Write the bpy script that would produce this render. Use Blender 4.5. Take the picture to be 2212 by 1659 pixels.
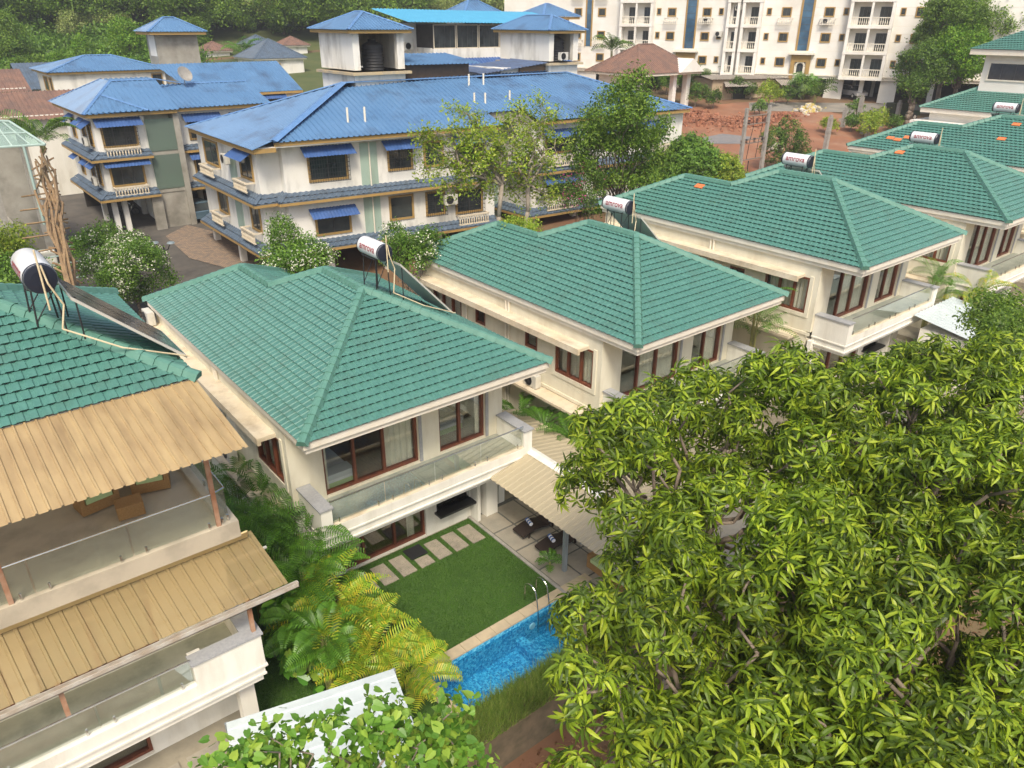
import bpy, bmesh, math, random
import numpy as np
from mathutils import Vector, Matrix
R=math.radians
SC=bpy.context.scene
for o in list(bpy.data.objects): bpy.data.objects.remove(o)
# ---------------- camera, sky, sun, exposure
H=17.9; FPX=1627.0; PITCH=R(25.78); HEAD=R(38.89); ROLL=R(.30)
cd=bpy.data.cameras.new('camera'); cam=bpy.data.objects.new('camera',cd); SC.collection.objects.link(cam)
cam.location=(0,0,H); cam.rotation_euler=(Matrix.Rotation(-HEAD,3,'Z')@Matrix.Rotation(R(90)-PITCH,3,'X')@Matrix.Rotation(ROLL,3,'Z')).to_euler()
cd.sensor_fit='HORIZONTAL'; cd.sensor_width=36; cd.lens=FPX/2212*36; cd.clip_end=3000; cd.clip_start=.1
SC.camera=cam
SUN_EL=R(52); SUN_ROT=R(215)      # azimuth measured clockwise from +Y
wd=bpy.data.worlds.new('World'); SC.world=wd; wd.use_nodes=True
nt=wd.node_tree; sky=nt.nodes.new('ShaderNodeTexSky'); sky.sky_type='NISHITA'; sky.sun_disc=False
sky.sun_elevation=SUN_EL; sky.sun_rotation=SUN_ROT; sky.air_density=1.0; sky.dust_density=4.0; sky.ozone_density=1.0
nt.links.new(sky.outputs[0],nt.nodes['Background'].inputs[0]); nt.nodes['Background'].inputs[1].default_value=.13
sl=bpy.data.lights.new('sun','SUN'); sl.energy=2.3; sl.angle=R(14); sl.color=(1,.91,.76)
so=bpy.data.objects.new('sun',sl); SC.collection.objects.link(so)
so.rotation_euler=(R(90)-SUN_EL,0,-SUN_ROT+math.pi)
SC.view_settings.view_transform='Standard'; SC.view_settings.look='None'; SC.view_settings.exposure=.74; SC.view_settings.gamma=1
SC.render.engine='CYCLES'; SC.render.resolution_x=1024; SC.render.resolution_y=768
SC.cycles.transparent_max_bounces=24; SC.cycles.max_bounces=6
# ---------------- rays: photo pixel (2212 wide) -> point on a plane / terrain
fw=np.array([math.sin(HEAD)*math.cos(PITCH),math.cos(HEAD)*math.cos(PITCH),-math.sin(PITCH)])
rt=np.array([math.cos(HEAD),-math.sin(HEAD),0.]); up=np.cross(rt,fw); rt,up=rt*math.cos(ROLL)+up*math.sin(ROLL),up*math.cos(ROLL)-rt*math.sin(ROLL); CO=np.array([0,0,H])
def ray(x,y): return fw*FPX+rt*(x-1106)-up*(y-829.5)
def onz(x,y,z): r=ray(x,y); return CO+r*((z-H)/r[2])
def onx(x,y,X): r=ray(x,y); return CO+r*(X/r[0])
def ony(x,y,Y): r=ray(x,y); return CO+r*(Y/r[1])
def at(x,y,dist): r=ray(x,y); return CO+r*(dist/FPX)
GY=[(-400,-2.4),(8,-1.6),(32.5,-1.2),(36,.6),(41,1.9),(58,3.4),(90,5.5),(130,10),(400,62),(700,120)]
GX=[(-400,0),(24,0),(34,1.6),(60,2.8),(100,5.8),(220,14),(700,50)]
def lerp(T_,v):
    b=T_[0][1]
    for (a,za),(c,zc) in zip(T_,T_[1:]):
        if v>=a: b=za+(zc-za)*min(1,(v-a)/(c-a))
    return b
def gz(x,y): return lerp(GY,y)+lerp(GX,x)
def T(x,y):
    r=ray(x,y)/FPX; d=8.
    while d<900:
        p=CO+r*d
        if p[2]<=gz(p[0],p[1]): break
        d+=1
    lo,hi=d-1,d
    for _ in range(20):
        m=(lo+hi)/2; p=CO+r*m
        if p[2]<=gz(p[0],p[1]): hi=m
        else: lo=m
    return CO+r*hi
# ---------------- mesh helpers
ORG={}
class MB:
    def __init__(s): s.v=[]; s.f=[]
    def add(s,vs,fs):
        n=len(s.v); s.v+= [tuple(map(float,p)) for p in vs]; s.f+=[tuple(i+n for i in f) for f in fs]; return s
    def hexa(s,p): # 8 points bottom 4 ccw, top 4
        return s.add(p,[(3,2,1,0),(4,5,6,7),(0,1,5,4),(1,2,6,5),(2,3,7,6),(3,0,4,7)])
    def box(s,x0,y0,z0,x1,y1,z1):
        x0,x1=sorted((x0,x1)); y0,y1=sorted((y0,y1)); z0,z1=sorted((z0,z1))
        return s.hexa([(x0,y0,z0),(x1,y0,z0),(x1,y1,z0),(x0,y1,z0),(x0,y0,z1),(x1,y0,z1),(x1,y1,z1),(x0,y1,z1)])
    def prism(s,pl,z0,z1):
        n=len(pl); A=sum(pl[i][0]*pl[(i+1)%n][1]-pl[(i+1)%n][0]*pl[i][1] for i in range(n))
        if A<0: pl=pl[::-1]
        return s.add([(p[0],p[1],z0) for p in pl]+[(p[0],p[1],z1) for p in pl],
          [tuple(range(n))[::-1],tuple(range(n,2*n))]+[(i,(i+1)%n,(i+1)%n+n,i+n) for i in range(n)])
    def poly(s,pts): return s.add(pts,[tuple(range(len(pts)))])
    def slab(s,pts,t): # planar polygon given thickness downward in z
        n=len(pts); return s.add(list(pts)+[(p[0],p[1],p[2]-t) for p in pts],
          [tuple(range(n)),tuple(range(n,2*n))[::-1]]+[(i,i+n,(i+1)%n+n,(i+1)%n) for i in range(n)])
    def tube(s,p,q,r,r2=None,n=8,cap=True):
        p=Vector(p);q=Vector(q);r2=r if r2 is None else r2
        d=(q-p); 
        if d.length<1e-6: return s
        d.normalize(); a=d.orthogonal().normalized(); b=d.cross(a)
        vs=[]
        for c,rr in((p,r),(q,r2)):
            for i in range(n):
                t=2*math.pi*i/n; vs.append(c+a*(rr*math.cos(t))+b*(rr*math.sin(t)))
        fs=[(i,(i+1)%n,(i+1)%n+n,i+n) for i in range(n)]
        if cap: fs+=[tuple(range(n))[::-1],tuple(range(n,2*n))]
        return s.add(vs,fs)
    def path(s,pts,r,r2=None,n=6):
        k=len(pts)-1
        for i in range(k):
            ra=r if r2 is None else r+(r2-r)*i/k; rb=r if r2 is None else r+(r2-r)*(i+1)/k
            s.tube(pts[i],pts[i+1],ra,rb,n)
        return s
    def lathe(s,c,prof,n=12,ax=(0,0,1)):
        d=Vector(ax).normalized(); a=d.orthogonal().normalized(); b=d.cross(a); c=Vector(c); vs=[];fs=[]
        for (h,r) in prof:
            for i in range(n):
                t=2*math.pi*i/n; vs.append(c+d*h+a*(r*math.cos(t))+b*(r*math.sin(t)))
        for j in range(len(prof)-1):
            for i in range(n): fs.append((j*n+i,j*n+(i+1)%n,(j+1)*n+(i+1)%n,(j+1)*n+i))
        fs+=[tuple(range(n))[::-1],tuple(range((len(prof)-1)*n,len(prof)*n))]
        return s.add(vs,fs)
    def build(s,name,mat,parent=None,smooth=False,org=None):
        me=bpy.data.meshes.new(name); og=ORG.get(parent.name,(0,0,0)) if parent else (org or (0,0,0))
        me.from_pydata([(v[0]-og[0],v[1]-og[1],v[2]-og[2]) for v in s.v],[],s.f)
        me.materials.append(mat); me.update()
        if smooth: me.polygons.foreach_set('use_smooth',[True]*len(me.polygons))
        o=bpy.data.objects.new(name,me); SC.collection.objects.link(o)
        if parent: o.parent=parent; ORG[o.name]=og
        else:
            o.location=og; ORG[o.name]=og
        return o
def build_each(s,name,mat,parent):
    """one object per connected piece"""
    p=list(range(len(s.v)))
    def f(a):
        while p[a]!=a: p[a]=p[p[a]]; a=p[a]
        return a
    for t in s.f:
        for b in t[1:]: p[f(b)]=f(t[0])
    G={}
    for t in s.f: G.setdefault(f(t[0]),[]).append(t)
    for fs in G.values():
        ids=sorted({i for t in fs for i in t}); k={i:n for n,i in enumerate(ids)}; m=MB(); m.add([s.v[i] for i in ids],[tuple(k[i] for i in t) for t in fs]); m.build(name,mat,parent)
MB.build_each=build_each
def tag(o,label,cat,group=None,kind=None):
    if label: o['label']=label
    if cat: o['category']=cat
    if group: o['group']=group
    if kind: o['kind']=kind
    return o
def thing(name,loc,label,cat,group=None):
    o=bpy.data.objects.new(name,None); SC.collection.objects.link(o); loc=tuple(map(float,loc)); o.location=loc; ORG[o.name]=loc
    o.empty_display_size=.2
    return tag(o,label,cat,group)
def npmesh(name,V,Fq,mat,parent=None,org=(0,0,0),smooth=True):
    me=bpy.data.meshes.new(name); og=ORG.get(parent.name,(0,0,0)) if parent else org
    V=np.asarray(V,dtype=np.float32)-np.array(og,dtype=np.float32); Fq=np.asarray(Fq,dtype=np.int32)
    k=Fq.shape[1]; me.vertices.add(len(V)); me.vertices.foreach_set('co',V.ravel())
    me.loops.add(Fq.size); me.loops.foreach_set('vertex_index',Fq.ravel()); me.polygons.add(len(Fq))
    me.polygons.foreach_set('loop_start',np.arange(0,Fq.size,k,dtype=np.int32)); me.polygons.foreach_set('loop_total',np.full(len(Fq),k,dtype=np.int32))
    me.polygons.foreach_set('use_smooth',np.full(len(Fq),smooth)); me.materials.append(mat); me.update(calc_edges=True); me.validate()
    o=bpy.data.objects.new(name,me); SC.collection.objects.link(o)
    if parent: o.parent=parent; ORG[o.name]=og
    else: o.location=og; ORG[o.name]=og
    return o
class W:
    """wall frame: left to right as seen from outside; normal towards the viewer"""
    def __init__(s,p0,p1):
        s.p=np.array([p0[0],p0[1]],float); d=np.array([p1[0]-p0[0],p1[1]-p0[1]],float); s.L=np.linalg.norm(d); s.d=d/s.L; s.n=np.array([s.d[1],-s.d[0]])
    def at(s,u,z,o=0): q=s.p+s.d*u+s.n*o; return (q[0],q[1],z)
    def hit(s,x,y,o=0):
        r=ray(x,y); c=s.p+s.n*o; t=(c@s.n)/(r[0]*s.n[0]+r[1]*s.n[1]); q=CO+r*t; return float((q[:2]-c)@s.d),float(q[2])
    def box(s,mb,u0,u1,z0,z1,o0,o1):
        o0,o1=sorted((o0,o1)); u0,u1=sorted((u0,u1)); z0,z1=sorted((z0,z1))
        P=[s.at(u0,z0,o1),s.at(u1,z0,o1),s.at(u1,z0,o0),s.at(u0,z0,o0),s.at(u0,z1,o1),s.at(u1,z1,o1),s.at(u1,z1,o0),s.at(u0,z1,o0)]
        return mb.hexa(P)
    def holes(s,mb,u0,u1,z0,z1,th,hs):
        us=sorted({u0,u1,*[h[0] for h in hs],*[h[1] for h in hs]}); zs=sorted({z0,z1,*[h[2] for h in hs],*[h[3] for h in hs]})
        us=[u for u in us if u0<=u<=u1]; zs=[z for z in zs if z0<=z<=z1]
        for a,b in zip(us,us[1:]):
            for c,d in zip(zs,zs[1:]):
                m,n=(a+b)/2,(c+d)/2
                if any(h[0]<m<h[1] and h[2]<n<h[3] for h in hs): continue
                mb.poly([s.at(a,c),s.at(b,c),s.at(b,d),s.at(a,d)]); mb.poly([s.at(b,c,-th),s.at(a,c,-th),s.at(a,d,-th),s.at(b,d,-th)])
        for h in hs+[(u0,u1,z0,z1)]:
            a,b,c,d=h
            for (p,q) in(((a,c),(b,c)),((b,c),(b,d)),((b,d),(a,d)),((a,d),(a,c))):
                mb.poly([s.at(*p),s.at(*q),s.at(*q,-th),s.at(*p,-th)])
# ---------------- materials
MT={}
def M(name,c,c2=None,sc=2.,rough=.8,bump=0.,bsc=None,metal=0.,spec=.5,dirt=None,dsc=.6,damt=.5,det=6.,coat=0.,stretch=None,lo=.35,hi=.65):
    m=bpy.data.materials.new(name); m.use_nodes=True; n=m.node_tree; b=n.nodes['Principled BSDF']; L=n.links.new
    b.inputs['Roughness'].default_value=rough; b.inputs['Metallic'].default_value=metal; b.inputs['Specular IOR Level'].default_value=spec
    if coat: b.inputs['Coat Weight'].default_value=coat
    col=(*c,1); tc=n.nodes.new('ShaderNodeTexCoord'); src=tc.outputs['Object']
    if stretch:
        mp=n.nodes.new('ShaderNodeMapping'); mp.inputs['Scale'].default_value=stretch; L(src,mp.inputs[0]); src2=mp.outputs[0]
    else: src2=src
    b.inputs['Base Color'].default_value=col; out=None
    def noise(scale,s=src,d=det):
        t=n.nodes.new('ShaderNodeTexNoise'); t.inputs['Scale'].default_value=scale; t.inputs['Detail'].default_value=d; t.inputs['Roughness'].default_value=.6; L(s,t.inputs['Vector']); return t.outputs['Fac']
    def ramp(f,a,z,ca=(0,0,0,1),cz=(1,1,1,1)):
        r=n.nodes.new('ShaderNodeValToRGB'); r.color_ramp.elements[0].position=a; r.color_ramp.elements[1].position=z
        r.color_ramp.elements[0].color=ca; r.color_ramp.elements[1].color=cz; L(f,r.inputs[0]); return r.outputs[0]
    if c2:
        out=ramp(noise(sc,src2),lo,hi,col,(*c2,1))
    if dirt:
        mx=n.nodes.new('ShaderNodeMix'); mx.data_type='RGBA'; f=ramp(noise(dsc,src2,10),.5,.8,(0,0,0,1),(damt,damt,damt,1)); L(f,mx.inputs[0])
        if out: L(out,mx.inputs[6])
        else: mx.inputs[6].default_value=col
        mx.inputs[7].default_value=(*dirt,1); out=mx.outputs[2]
    if out: L(out,b.inputs['Base Color'])
    if bump:
        bp=n.nodes.new('ShaderNodeBump'); bp.inputs['Strength'].default_value=bump; bp.inputs['Distance'].default_value=.03; L(noise(bsc or sc*4),bp.inputs['Height']); L(bp.outputs[0],b.inputs['Normal'])
    MT[name]=m; return m
def MLeaf(name,cols,trans=.35,rough=.45):
    m=bpy.data.materials.new(name); m.use_nodes=True; n=m.node_tree; L=n.links.new; b=n.nodes['Principled BSDF']; o=n.nodes['Material Output']
    g=n.nodes.new('ShaderNodeNewGeometry'); r=n.nodes.new('ShaderNodeValToRGB'); L(g.outputs['Random Per Island'],r.inputs[0])
    e=r.color_ramp.elements
    for i,c in enumerate(cols):
        p=i/(len(cols)-1)
        if i==0: e[0].position=0; e[0].color=(*c,1)
        elif i==len(cols)-1: e[-1].position=1; e[-1].color=(*c,1)
        else: k=e.new(p); k.color=(*c,1)
    tc=n.nodes.new('ShaderNodeTexCoord'); nz=n.nodes.new('ShaderNodeTexNoise'); nz.inputs['Scale'].default_value=.45; nz.inputs['Detail'].default_value=3; L(tc.outputs['Object'],nz.inputs['Vector'])
    mr=n.nodes.new('ShaderNodeMapRange'); mr.inputs[1].default_value=.3; mr.inputs[2].default_value=.7; mr.inputs[3].default_value=.7; mr.inputs[4].default_value=1.35; L(nz.outputs['Fac'],mr.inputs[0])
    hs=n.nodes.new('ShaderNodeHueSaturation'); L(r.outputs[0],hs.inputs['Color']); L(mr.outputs[0],hs.inputs['Value'])
    L(hs.outputs[0],b.inputs['Base Color']); b.inputs['Roughness'].default_value=rough; b.inputs['Specular IOR Level'].default_value=.4
    t=n.nodes.new('ShaderNodeBsdfTranslucent'); L(hs.outputs[0],t.inputs[0]); mx=n.nodes.new('ShaderNodeMixShader'); mx.inputs[0].default_value=trans
    L(b.outputs[0],mx.inputs[1]); L(t.outputs[0],mx.inputs[2]); L(mx.outputs[0],o.inputs['Surface']); MT[name]=m; return m
def MGlass(name,tint,refl=1.,base=.04,rough=.02,opaque=None,oamt=0.,bump=0.,bsc=3.):
    m=bpy.data.materials.new(name); m.use_nodes=True; n=m.node_tree; L=n.links.new; n.nodes.remove(n.nodes['Principled BSDF']); o=n.nodes['Material Output']
    t=n.nodes.new('ShaderNodeBsdfTransparent'); t.inputs[0].default_value=(*tint,1); g=n.nodes.new('ShaderNodeBsdfGlossy'); g.inputs['Roughness'].default_value=rough
    f=n.nodes.new('ShaderNodeFresnel'); f.inputs[0].default_value=1.5; ml=n.nodes.new('ShaderNodeMath'); ml.operation='MULTIPLY_ADD'; ml.inputs[1].default_value=refl; ml.inputs[2].default_value=base; L(f.outputs[0],ml.inputs[0])
    mx=n.nodes.new('ShaderNodeMixShader'); L(ml.outputs[0],mx.inputs[0]); src=t.outputs[0]
    if opaque:
        d=n.nodes.new('ShaderNodeBsdfDiffuse'); d.inputs[0].default_value=(*opaque,1); m2=n.nodes.new('ShaderNodeMixShader'); m2.inputs[0].default_value=oamt; L(t.outputs[0],m2.inputs[1]); L(d.outputs[0],m2.inputs[2]); src=m2.outputs[0]
    if bump:
        tc=n.nodes.new('ShaderNodeTexCoord'); nz=n.nodes.new('ShaderNodeTexNoise'); nz.inputs['Scale'].default_value=bsc; L(tc.outputs['Object'],nz.inputs['Vector'])
        bp=n.nodes.new('ShaderNodeBump'); bp.inputs['Strength'].default_value=bump; bp.inputs['Distance'].default_value=.05; L(nz.outputs['Fac'],bp.inputs['Height']); L(bp.outputs[0],g.inputs['Normal']); L(bp.outputs[0],f.inputs['Normal'])
    L(src,mx.inputs[1]); L(g.outputs[0],mx.inputs[2]); L(mx.outputs[0],o.inputs['Surface']); MT[name]=m; return m
cream=M('cream plaster',(.74,.70,.56),(.67,.62,.48),1.5,.85,.15,30,dirt=(.42,.35,.22),dsc=1.4,damt=.5,stretch=(1.2,1.2,.3))
white=M('white plaster',(.78,.76,.68),(.72,.69,.60),1.2,.85,.1,30,dirt=(.40,.36,.27),dsc=1.3,damt=.5,stretch=(1.3,1.3,.28))
trimw=M('cream fascia paint',(.76,.72,.62),(.70,.64,.52),2,.7)
ledge=M('stained ledge concrete',(.62,.52,.36),(.70,.62,.48),1.2,.9,.2,20,dirt=(.25,.18,.11),dsc=1.5,damt=.6)
tile=M('green glazed roof tile',(.066,.185,.150),(.085,.222,.18),3.5,.42,.1,60,spec=.5,dirt=(.075,.15,.115),dsc=.8,damt=.8)
tileor=M('bare terracotta tile',(.75,.2,.06),(.65,.16,.05),8,.7)
capm=M('pale green ridge tile',(.085,.215,.165),(.11,.25,.195),3,.55,dirt=(.07,.2,.15),dsc=2,damt=.5)
wood=M('red brown timber frame',(.20,.062,.028),(.13,.038,.02),6,.45,spec=.5,stretch=(1,1,.2))
glass=MGlass('window glass',(.94,.96,.94),.4,.01)
railg=MGlass('balcony glass',(.92,.95,.92),.3,.01,opaque=(.5,.55,.5),oamt=.07)
steel=M('brushed steel',(.62,.62,.60),rough=.25,metal=1.)
graycap=M('grey granite coping',(.30,.31,.32),(.38,.38,.38),14,.5,dirt=(.2,.2,.2),dsc=1)
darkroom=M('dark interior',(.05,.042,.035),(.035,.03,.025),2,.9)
intwall=M('interior wall paint',(.70,.64,.52),rough=.9)
curtain=M('cream curtain fabric',(.85,.80,.68),(.75,.70,.58),5,.9,stretch=(3,3,.3))
floorw=M('wood floor boards',(.30,.17,.09),(.20,.11,.06),3,.4,stretch=(8,1,1))
balfl=M('grey green balcony stone',(.30,.32,.27),(.38,.39,.33),1.6,.5,dirt=(.15,.18,.14),dsc=1.2,damt=.8)
linen=M('white linen',(.70,.71,.74),(.62,.63,.67),3,.9,.2,6)
ltgreen=M('pale green upholstery',(.45,.58,.28),rough=.9)
black=M('black painted steel',(.02,.02,.022),rough=.5)
tankw=M('white enamel tank',(.78,.78,.78),(.70,.70,.69),1.5,.25,spec=.6,dirt=(.35,.33,.3),dsc=2,damt=.25)
redtext=M('dark red lettering',(.28,.012,.03),rough=.5)
panelm=M('collector glass black',(.035,.033,.032),(.06,.055,.05),3,.12,spec=.8)
alu=M('pale aluminium',(.62,.60,.54),rough=.45,metal=.3)
pvc=M('cream plastic pipe',(.70,.60,.40),(.6,.48,.3),4,.5)
concrete=M('grey concrete',(.36,.34,.30),(.27,.25,.22),2.5,.9,.3,25,dirt=(.15,.14,.12),dsc=1.2,damt=.7)
darkcable=M('black cable',(.015,.015,.015),rough=.6)
def convclip(bm,pl):
    """clip bmesh (in a,b plane coords) to the convex ccw polygon pl"""
    n=len(pl)
    for i in range(n):
        a=Vector((*pl[i],0)); b=Vector((*pl[(i+1)%n],0)); d=b-a; nn=Vector((d.y,-d.x,0))
        bmesh.ops.bisect_plane(bm,geom=bm.verts[:]+bm.edges[:]+bm.faces[:],plane_co=a,plane_no=nn,clear_outer=True,dist=1e-5)
def tiled(E,u,s,polys,mat,parent,name='roof_slope',cw=.30,tw=.27,h1=.044,amp=.03,skip=None):
    """interlocking tiles laid in courses; E eave point, u eave dir, s up-slope dir; polys = convex ccw polygons in (a,b) coords"""
    E=Vector(E);u=Vector(u).normalized();s=Vector(s).normalized(); nrm=u.cross(s).normalized()
    if nrm.z<0: nrm=-nrm
    obs=[]
    prof=[(0,0),(.12,.0),(.22,1.),(.5,.85),(.78,1.),(.88,0)]
    me=bpy.data.meshes.new(name); bo=bmesh.new()
    for pl in polys:
        a0=min(p[0] for p in pl);a1=max(p[0] for p in pl);b0=min(p[1] for p in pl);b1=max(p[1] for p in pl)
        bm=bmesh.new(); j0=int(math.floor(b0/cw)); j1=int(math.ceil(b1/cw))
        V=[];F=[]
        for j in range(j0,j1):
            off=(j%2)*.5*tw
            cols=[]
            i0=int(math.floor((a0-off)/tw)); i1=int(math.ceil((a1-off)/tw))
            for i in range(i0,i1):
                for (f,h) in prof: cols.append((i*tw+off+f*tw,h*amp))
            cols.append((i1*tw+off,0.)); k=len(V)
            jit=random.uniform(-.004,.004)
            for (a,h) in cols:
                V.append((a,j*cw+.05,-.01)); V.append((a,j*cw,h+h1+jit)); V.append((a,(j+1)*cw+.03,h*.75-.012))
            for q in range(len(cols)-1):
                x=k+q*3; F.append((x,x+3,x+4,x+1)); F.append((x+1,x+4,x+5,x+2))
        vs=[bm.verts.new(p) for p in V]
        for f in F: bm.faces.new([vs[i] for i in f])
        convclip(bm,pl)
        bm.verts.index_update(); nv=[]
        for v in bm.verts: nv.append(bo.verts.new(E+u*v.co.x+s*v.co.y+nrm*v.co.z))
        bo.verts.index_update()
        for f in bm.faces:
            try: bo.faces.new([nv[v.index] for v in f.verts])
            except ValueError: pass
        bm.free()
    og=Vector(ORG.get(parent.name,(0,0,0)))
    for v in bo.verts: v.co-=og
    bmesh.ops.recalc_face_normals(bo,faces=bo.faces[:]) if False else None
    bo.to_mesh(me); bo.free(); me.materials.append(mat)
    o=bpy.data.objects.new(name,me); SC.collection.objects.link(o); o.parent=parent; ORG[o.name]=tuple(og)
    return o
def caps(mb,p,q,w=.17,h=.13,st=.36):
    p=Vector(p);q=Vector(q); d=q-p; L=d.length; d.normalize(); sd=d.cross(Vector((0,0,1))).normalized(); upv=sd.cross(d).normalized()
    n=max(1,int(round(L/st)))
    for i in range(n):
        a=p+d*(L*i/n-.03); b=p+d*(L*(i+1)/n)
        P=[]
        for c,k in((a,1.12),(b,.92)):
            for (x,z) in((-w*k,-.06),(-w*.62*k,h*k*.8),(0,h*k),(w*.62*k,h*k*.8),(w*k,-.06)): P.append(c+sd*x+upv*z)
        mb.add(P,[(0,1,6,5),(1,2,7,6),(2,3,8,7),(3,4,9,8),(4,3,2,1,0),(5,6,7,8,9)])
def caps_round_end(mb,p): pass

def translu(m,amt,col):
    n=m.node_tree; b=n.nodes['Principled BSDF']; o=n.nodes['Material Output']; t=n.nodes.new('ShaderNodeBsdfTranslucent'); t.inputs[0].default_value=(*col,1); x=n.nodes.new('ShaderNodeMixShader'); x.inputs[0].default_value=amt
    n.links.new(b.outputs[0],x.inputs[1]); n.links.new(t.outputs[0],x.inputs[2]); n.links.new(x.outputs[0],o.inputs['Surface'])
# ======================= setting: terrain
def terrain():
    xs=[-260+v for v in range(0,181,12)]+list(range(-76,161,4))+list(range(176,660,16)); ys=list(range(-60,-3,8))+[0,4,8,11.8,16,20,24,28,32.5,36,38,41]+list(range(44,141,4))+list(range(150,640,14))
    V=[(x,y,gz(x,y)) for y in ys for x in xs]; n=len(xs)
    F=[(j*n+i,j*n+i+1,(j+1)*n+i+1,(j+1)*n+i) for j in range(len(ys)-1) for i in range(n-1)]
    o=npmesh('ground',V,F,M('red earth with dry grass',(.20,.095,.05),(.13,.10,.045),.12,.95,.3,8,dirt=(.10,.055,.03),dsc=.5,damt=.8)); o['kind']='structure'
terrain()
def drape(name,pts,off,mat,st=2.):
    x0=min(p[0] for p in pts);x1=max(p[0] for p in pts);y0=min(p[1] for p in pts);y1=max(p[1] for p in pts)
    A=sum(pts[i][0]*pts[(i+1)%len(pts)][1]-pts[(i+1)%len(pts)][0]*pts[i][1] for i in range(len(pts)))
    if A<0: pts=pts[::-1]
    bm=bmesh.new(); nx=int((x1-x0)/st)+2; ny=int((y1-y0)/st)+2
    ys=sorted(set([y0+j*st for j in range(ny)]+[b for b,_ in GY if y0<b<y1])); xs=sorted(set([x0+j*st for j in range(nx)]+[b for b,_ in GX if x0<b<x1]))
    vs=[[bm.verts.new((x,y,0)) for x in xs] for y in ys]
    for j in range(len(ys)-1):
        for i in range(len(xs)-1): bm.faces.new((vs[j][i],vs[j][i+1],vs[j+1][i+1],vs[j+1][i]))
    convclip(bm,pts)
    for v in bm.verts: v.co.z=gz(v.co.x,v.co.y)+off
    me=bpy.data.meshes.new(name); bm.to_mesh(me); bm.free(); me.materials.append(mat); o=bpy.data.objects.new(name,me); SC.collection.objects.link(o); o['kind']='structure'; return o
pavm=M('plot paving',(.36,.32,.24),(.28,.25,.19),1.4,.85,.1,15,dirt=(.16,.14,.10),dsc=1,damt=.6)
lawnm=M('lawn base',(.055,.12,.014),(.04,.095,.012),2.2,.95,.6,90)
# plots (raised platforms)
def plot(x0,x1,y0,y1,g,hole=None):
    mb=MB()
    if hole:
        a,b,c,d=hole
        for (p,q,r,s_) in((x0,a,y0,y1),(b,x1,y0,y1),(a,b,y0,c),(a,b,d,y1)): mb.poly([(p,r,g),(q,r,g),(q,s_,g),(p,s_,g)])
        for (p,q) in(((x0,y0),(x1,y0)),((x1,y0),(x1,y1)),((x1,y1),(x0,y1)),((x0,y1),(x0,y0))): mb.poly([(*p,-3),(*q,-3),(*q,g),(*p,g)])
    else: mb.box(x0,y0,-3,x1,y1,g)
    o=mb.build('pavement',pavm); o['kind']='structure'
plot(-14,18.6,11.9,35,0,(8.55,15.2,12.65,14.6))
plot(18.6,29.6,11.9,34.4,.2); plot(29.6,42.2,9,32,1.64); plot(42.2,54.9,8,32,1.9); plot(54.9,68,8,33,2.8)
wallsoil=M('mossy retaining masonry',(.19,.14,.085),(.10,.085,.05),2,.95,.6,10,dirt=(.05,.06,.02),dsc=1.5,damt=.9)
t=thing('retaining_wall',(10,11.9,0),'mossy stained retaining wall below the pool and the planted edge','retaining wall')
mb=MB(); mb.box(-6,11.62,-3,29.6,11.88,.05); mb.build('wall',wallsoil,t)
mb=MB(); mb.box(-6,11.5,.05,29.6,11.95,.2); mb.build('coping',M('earth covered coping',(.22,.17,.10),(.12,.10,.05),3,.95,.5,12),t)
# ======================= villas
TN=.51; CS=1/math.sqrt(1+TN*TN); SN=TN*CS
def roof_slopes(x0,y0,ze,w,L,rw,yv,yb,parent,orange=()):
    hw=w/2; q=hw/CS
    tiled((x0,y0,ze),(0,1,0),(CS,0,SN),[[(0,0),(yv,0),(yv,rw/CS),(yb,q),(hw,q)],[(yv,0),(L,0),(L-rw,rw/CS),(yv,rw/CS)]],tile,parent,'roof')
    tiled((x0,y0,ze),(1,0,0),(0,CS,SN),[[(0,0),(w,0),(hw,q)]],tile,parent,'roof')
    tiled((x0+w,y0,ze),(0,1,0),(-CS,0,SN),[[(0,0),(yb+hw,0),(yb,q),(hw,q)]],tile,parent,'roof')
    tiled((x0,y0+yb+hw,ze),(1,0,0),(0,-CS,SN),[[(0,0),(w,0),(hw,q)]],tile,parent,'roof')
    tiled((x0+2*rw,y0,ze),(0,1,0),(-CS,0,SN),[[(yv,0),(L,0),(L-rw,rw/CS),(yv,rw/CS)]],tile,parent,'roof')
    tiled((x0,y0+L,ze),(1,0,0),(0,-CS,SN),[[(0,0),(2*rw,0),(rw,rw/CS)]],tile,parent,'roof')
    mb=MB(); z=ze+.04; ap=(x0+hw,y0+hw,z+hw*TN); B=(x0+hw,y0+yb,z+hw*TN); V=(x0+rw,y0+yv,z+rw*TN); A=(x0+rw,y0+L-rw,z+rw*TN)
    for p,q_ in (((x0,y0,z),ap),((x0+w,y0,z),ap),((x0+w,y0+yb+hw,z),B),(V,B),((x0,y0+L,z),A),((x0+2*rw,y0+L,z),A)): caps(mb,p,q_)
    caps(mb,ap,B); caps(mb,V,A); mb.build('ridge_cap',capm,parent)
    for (a,b) in orange: # loose replacement tiles
        m=MB(); z=ze+b*SN; m.hexa([(x0+b*CS-.02,y0+a,z+.02),(x0+b*CS+.28,y0+a,z+.03+.3*SN),(x0+b*CS+.28,y0+a+.5,z+.03+.3*SN),(x0+b*CS-.02,y0+a+.5,z+.02),
              (x0+b*CS-.05,y0+a,z+.075),(x0+b*CS+.25,y0+a,z+.075+.3*SN),(x0+b*CS+.25,y0+a+.5,z+.075+.3*SN),(x0+b*CS-.05,y0+a+.5,z+.075)]); tag(m.build('orange_tile',tileor,parent),'orange unglazed replacement tile',None)
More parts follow.
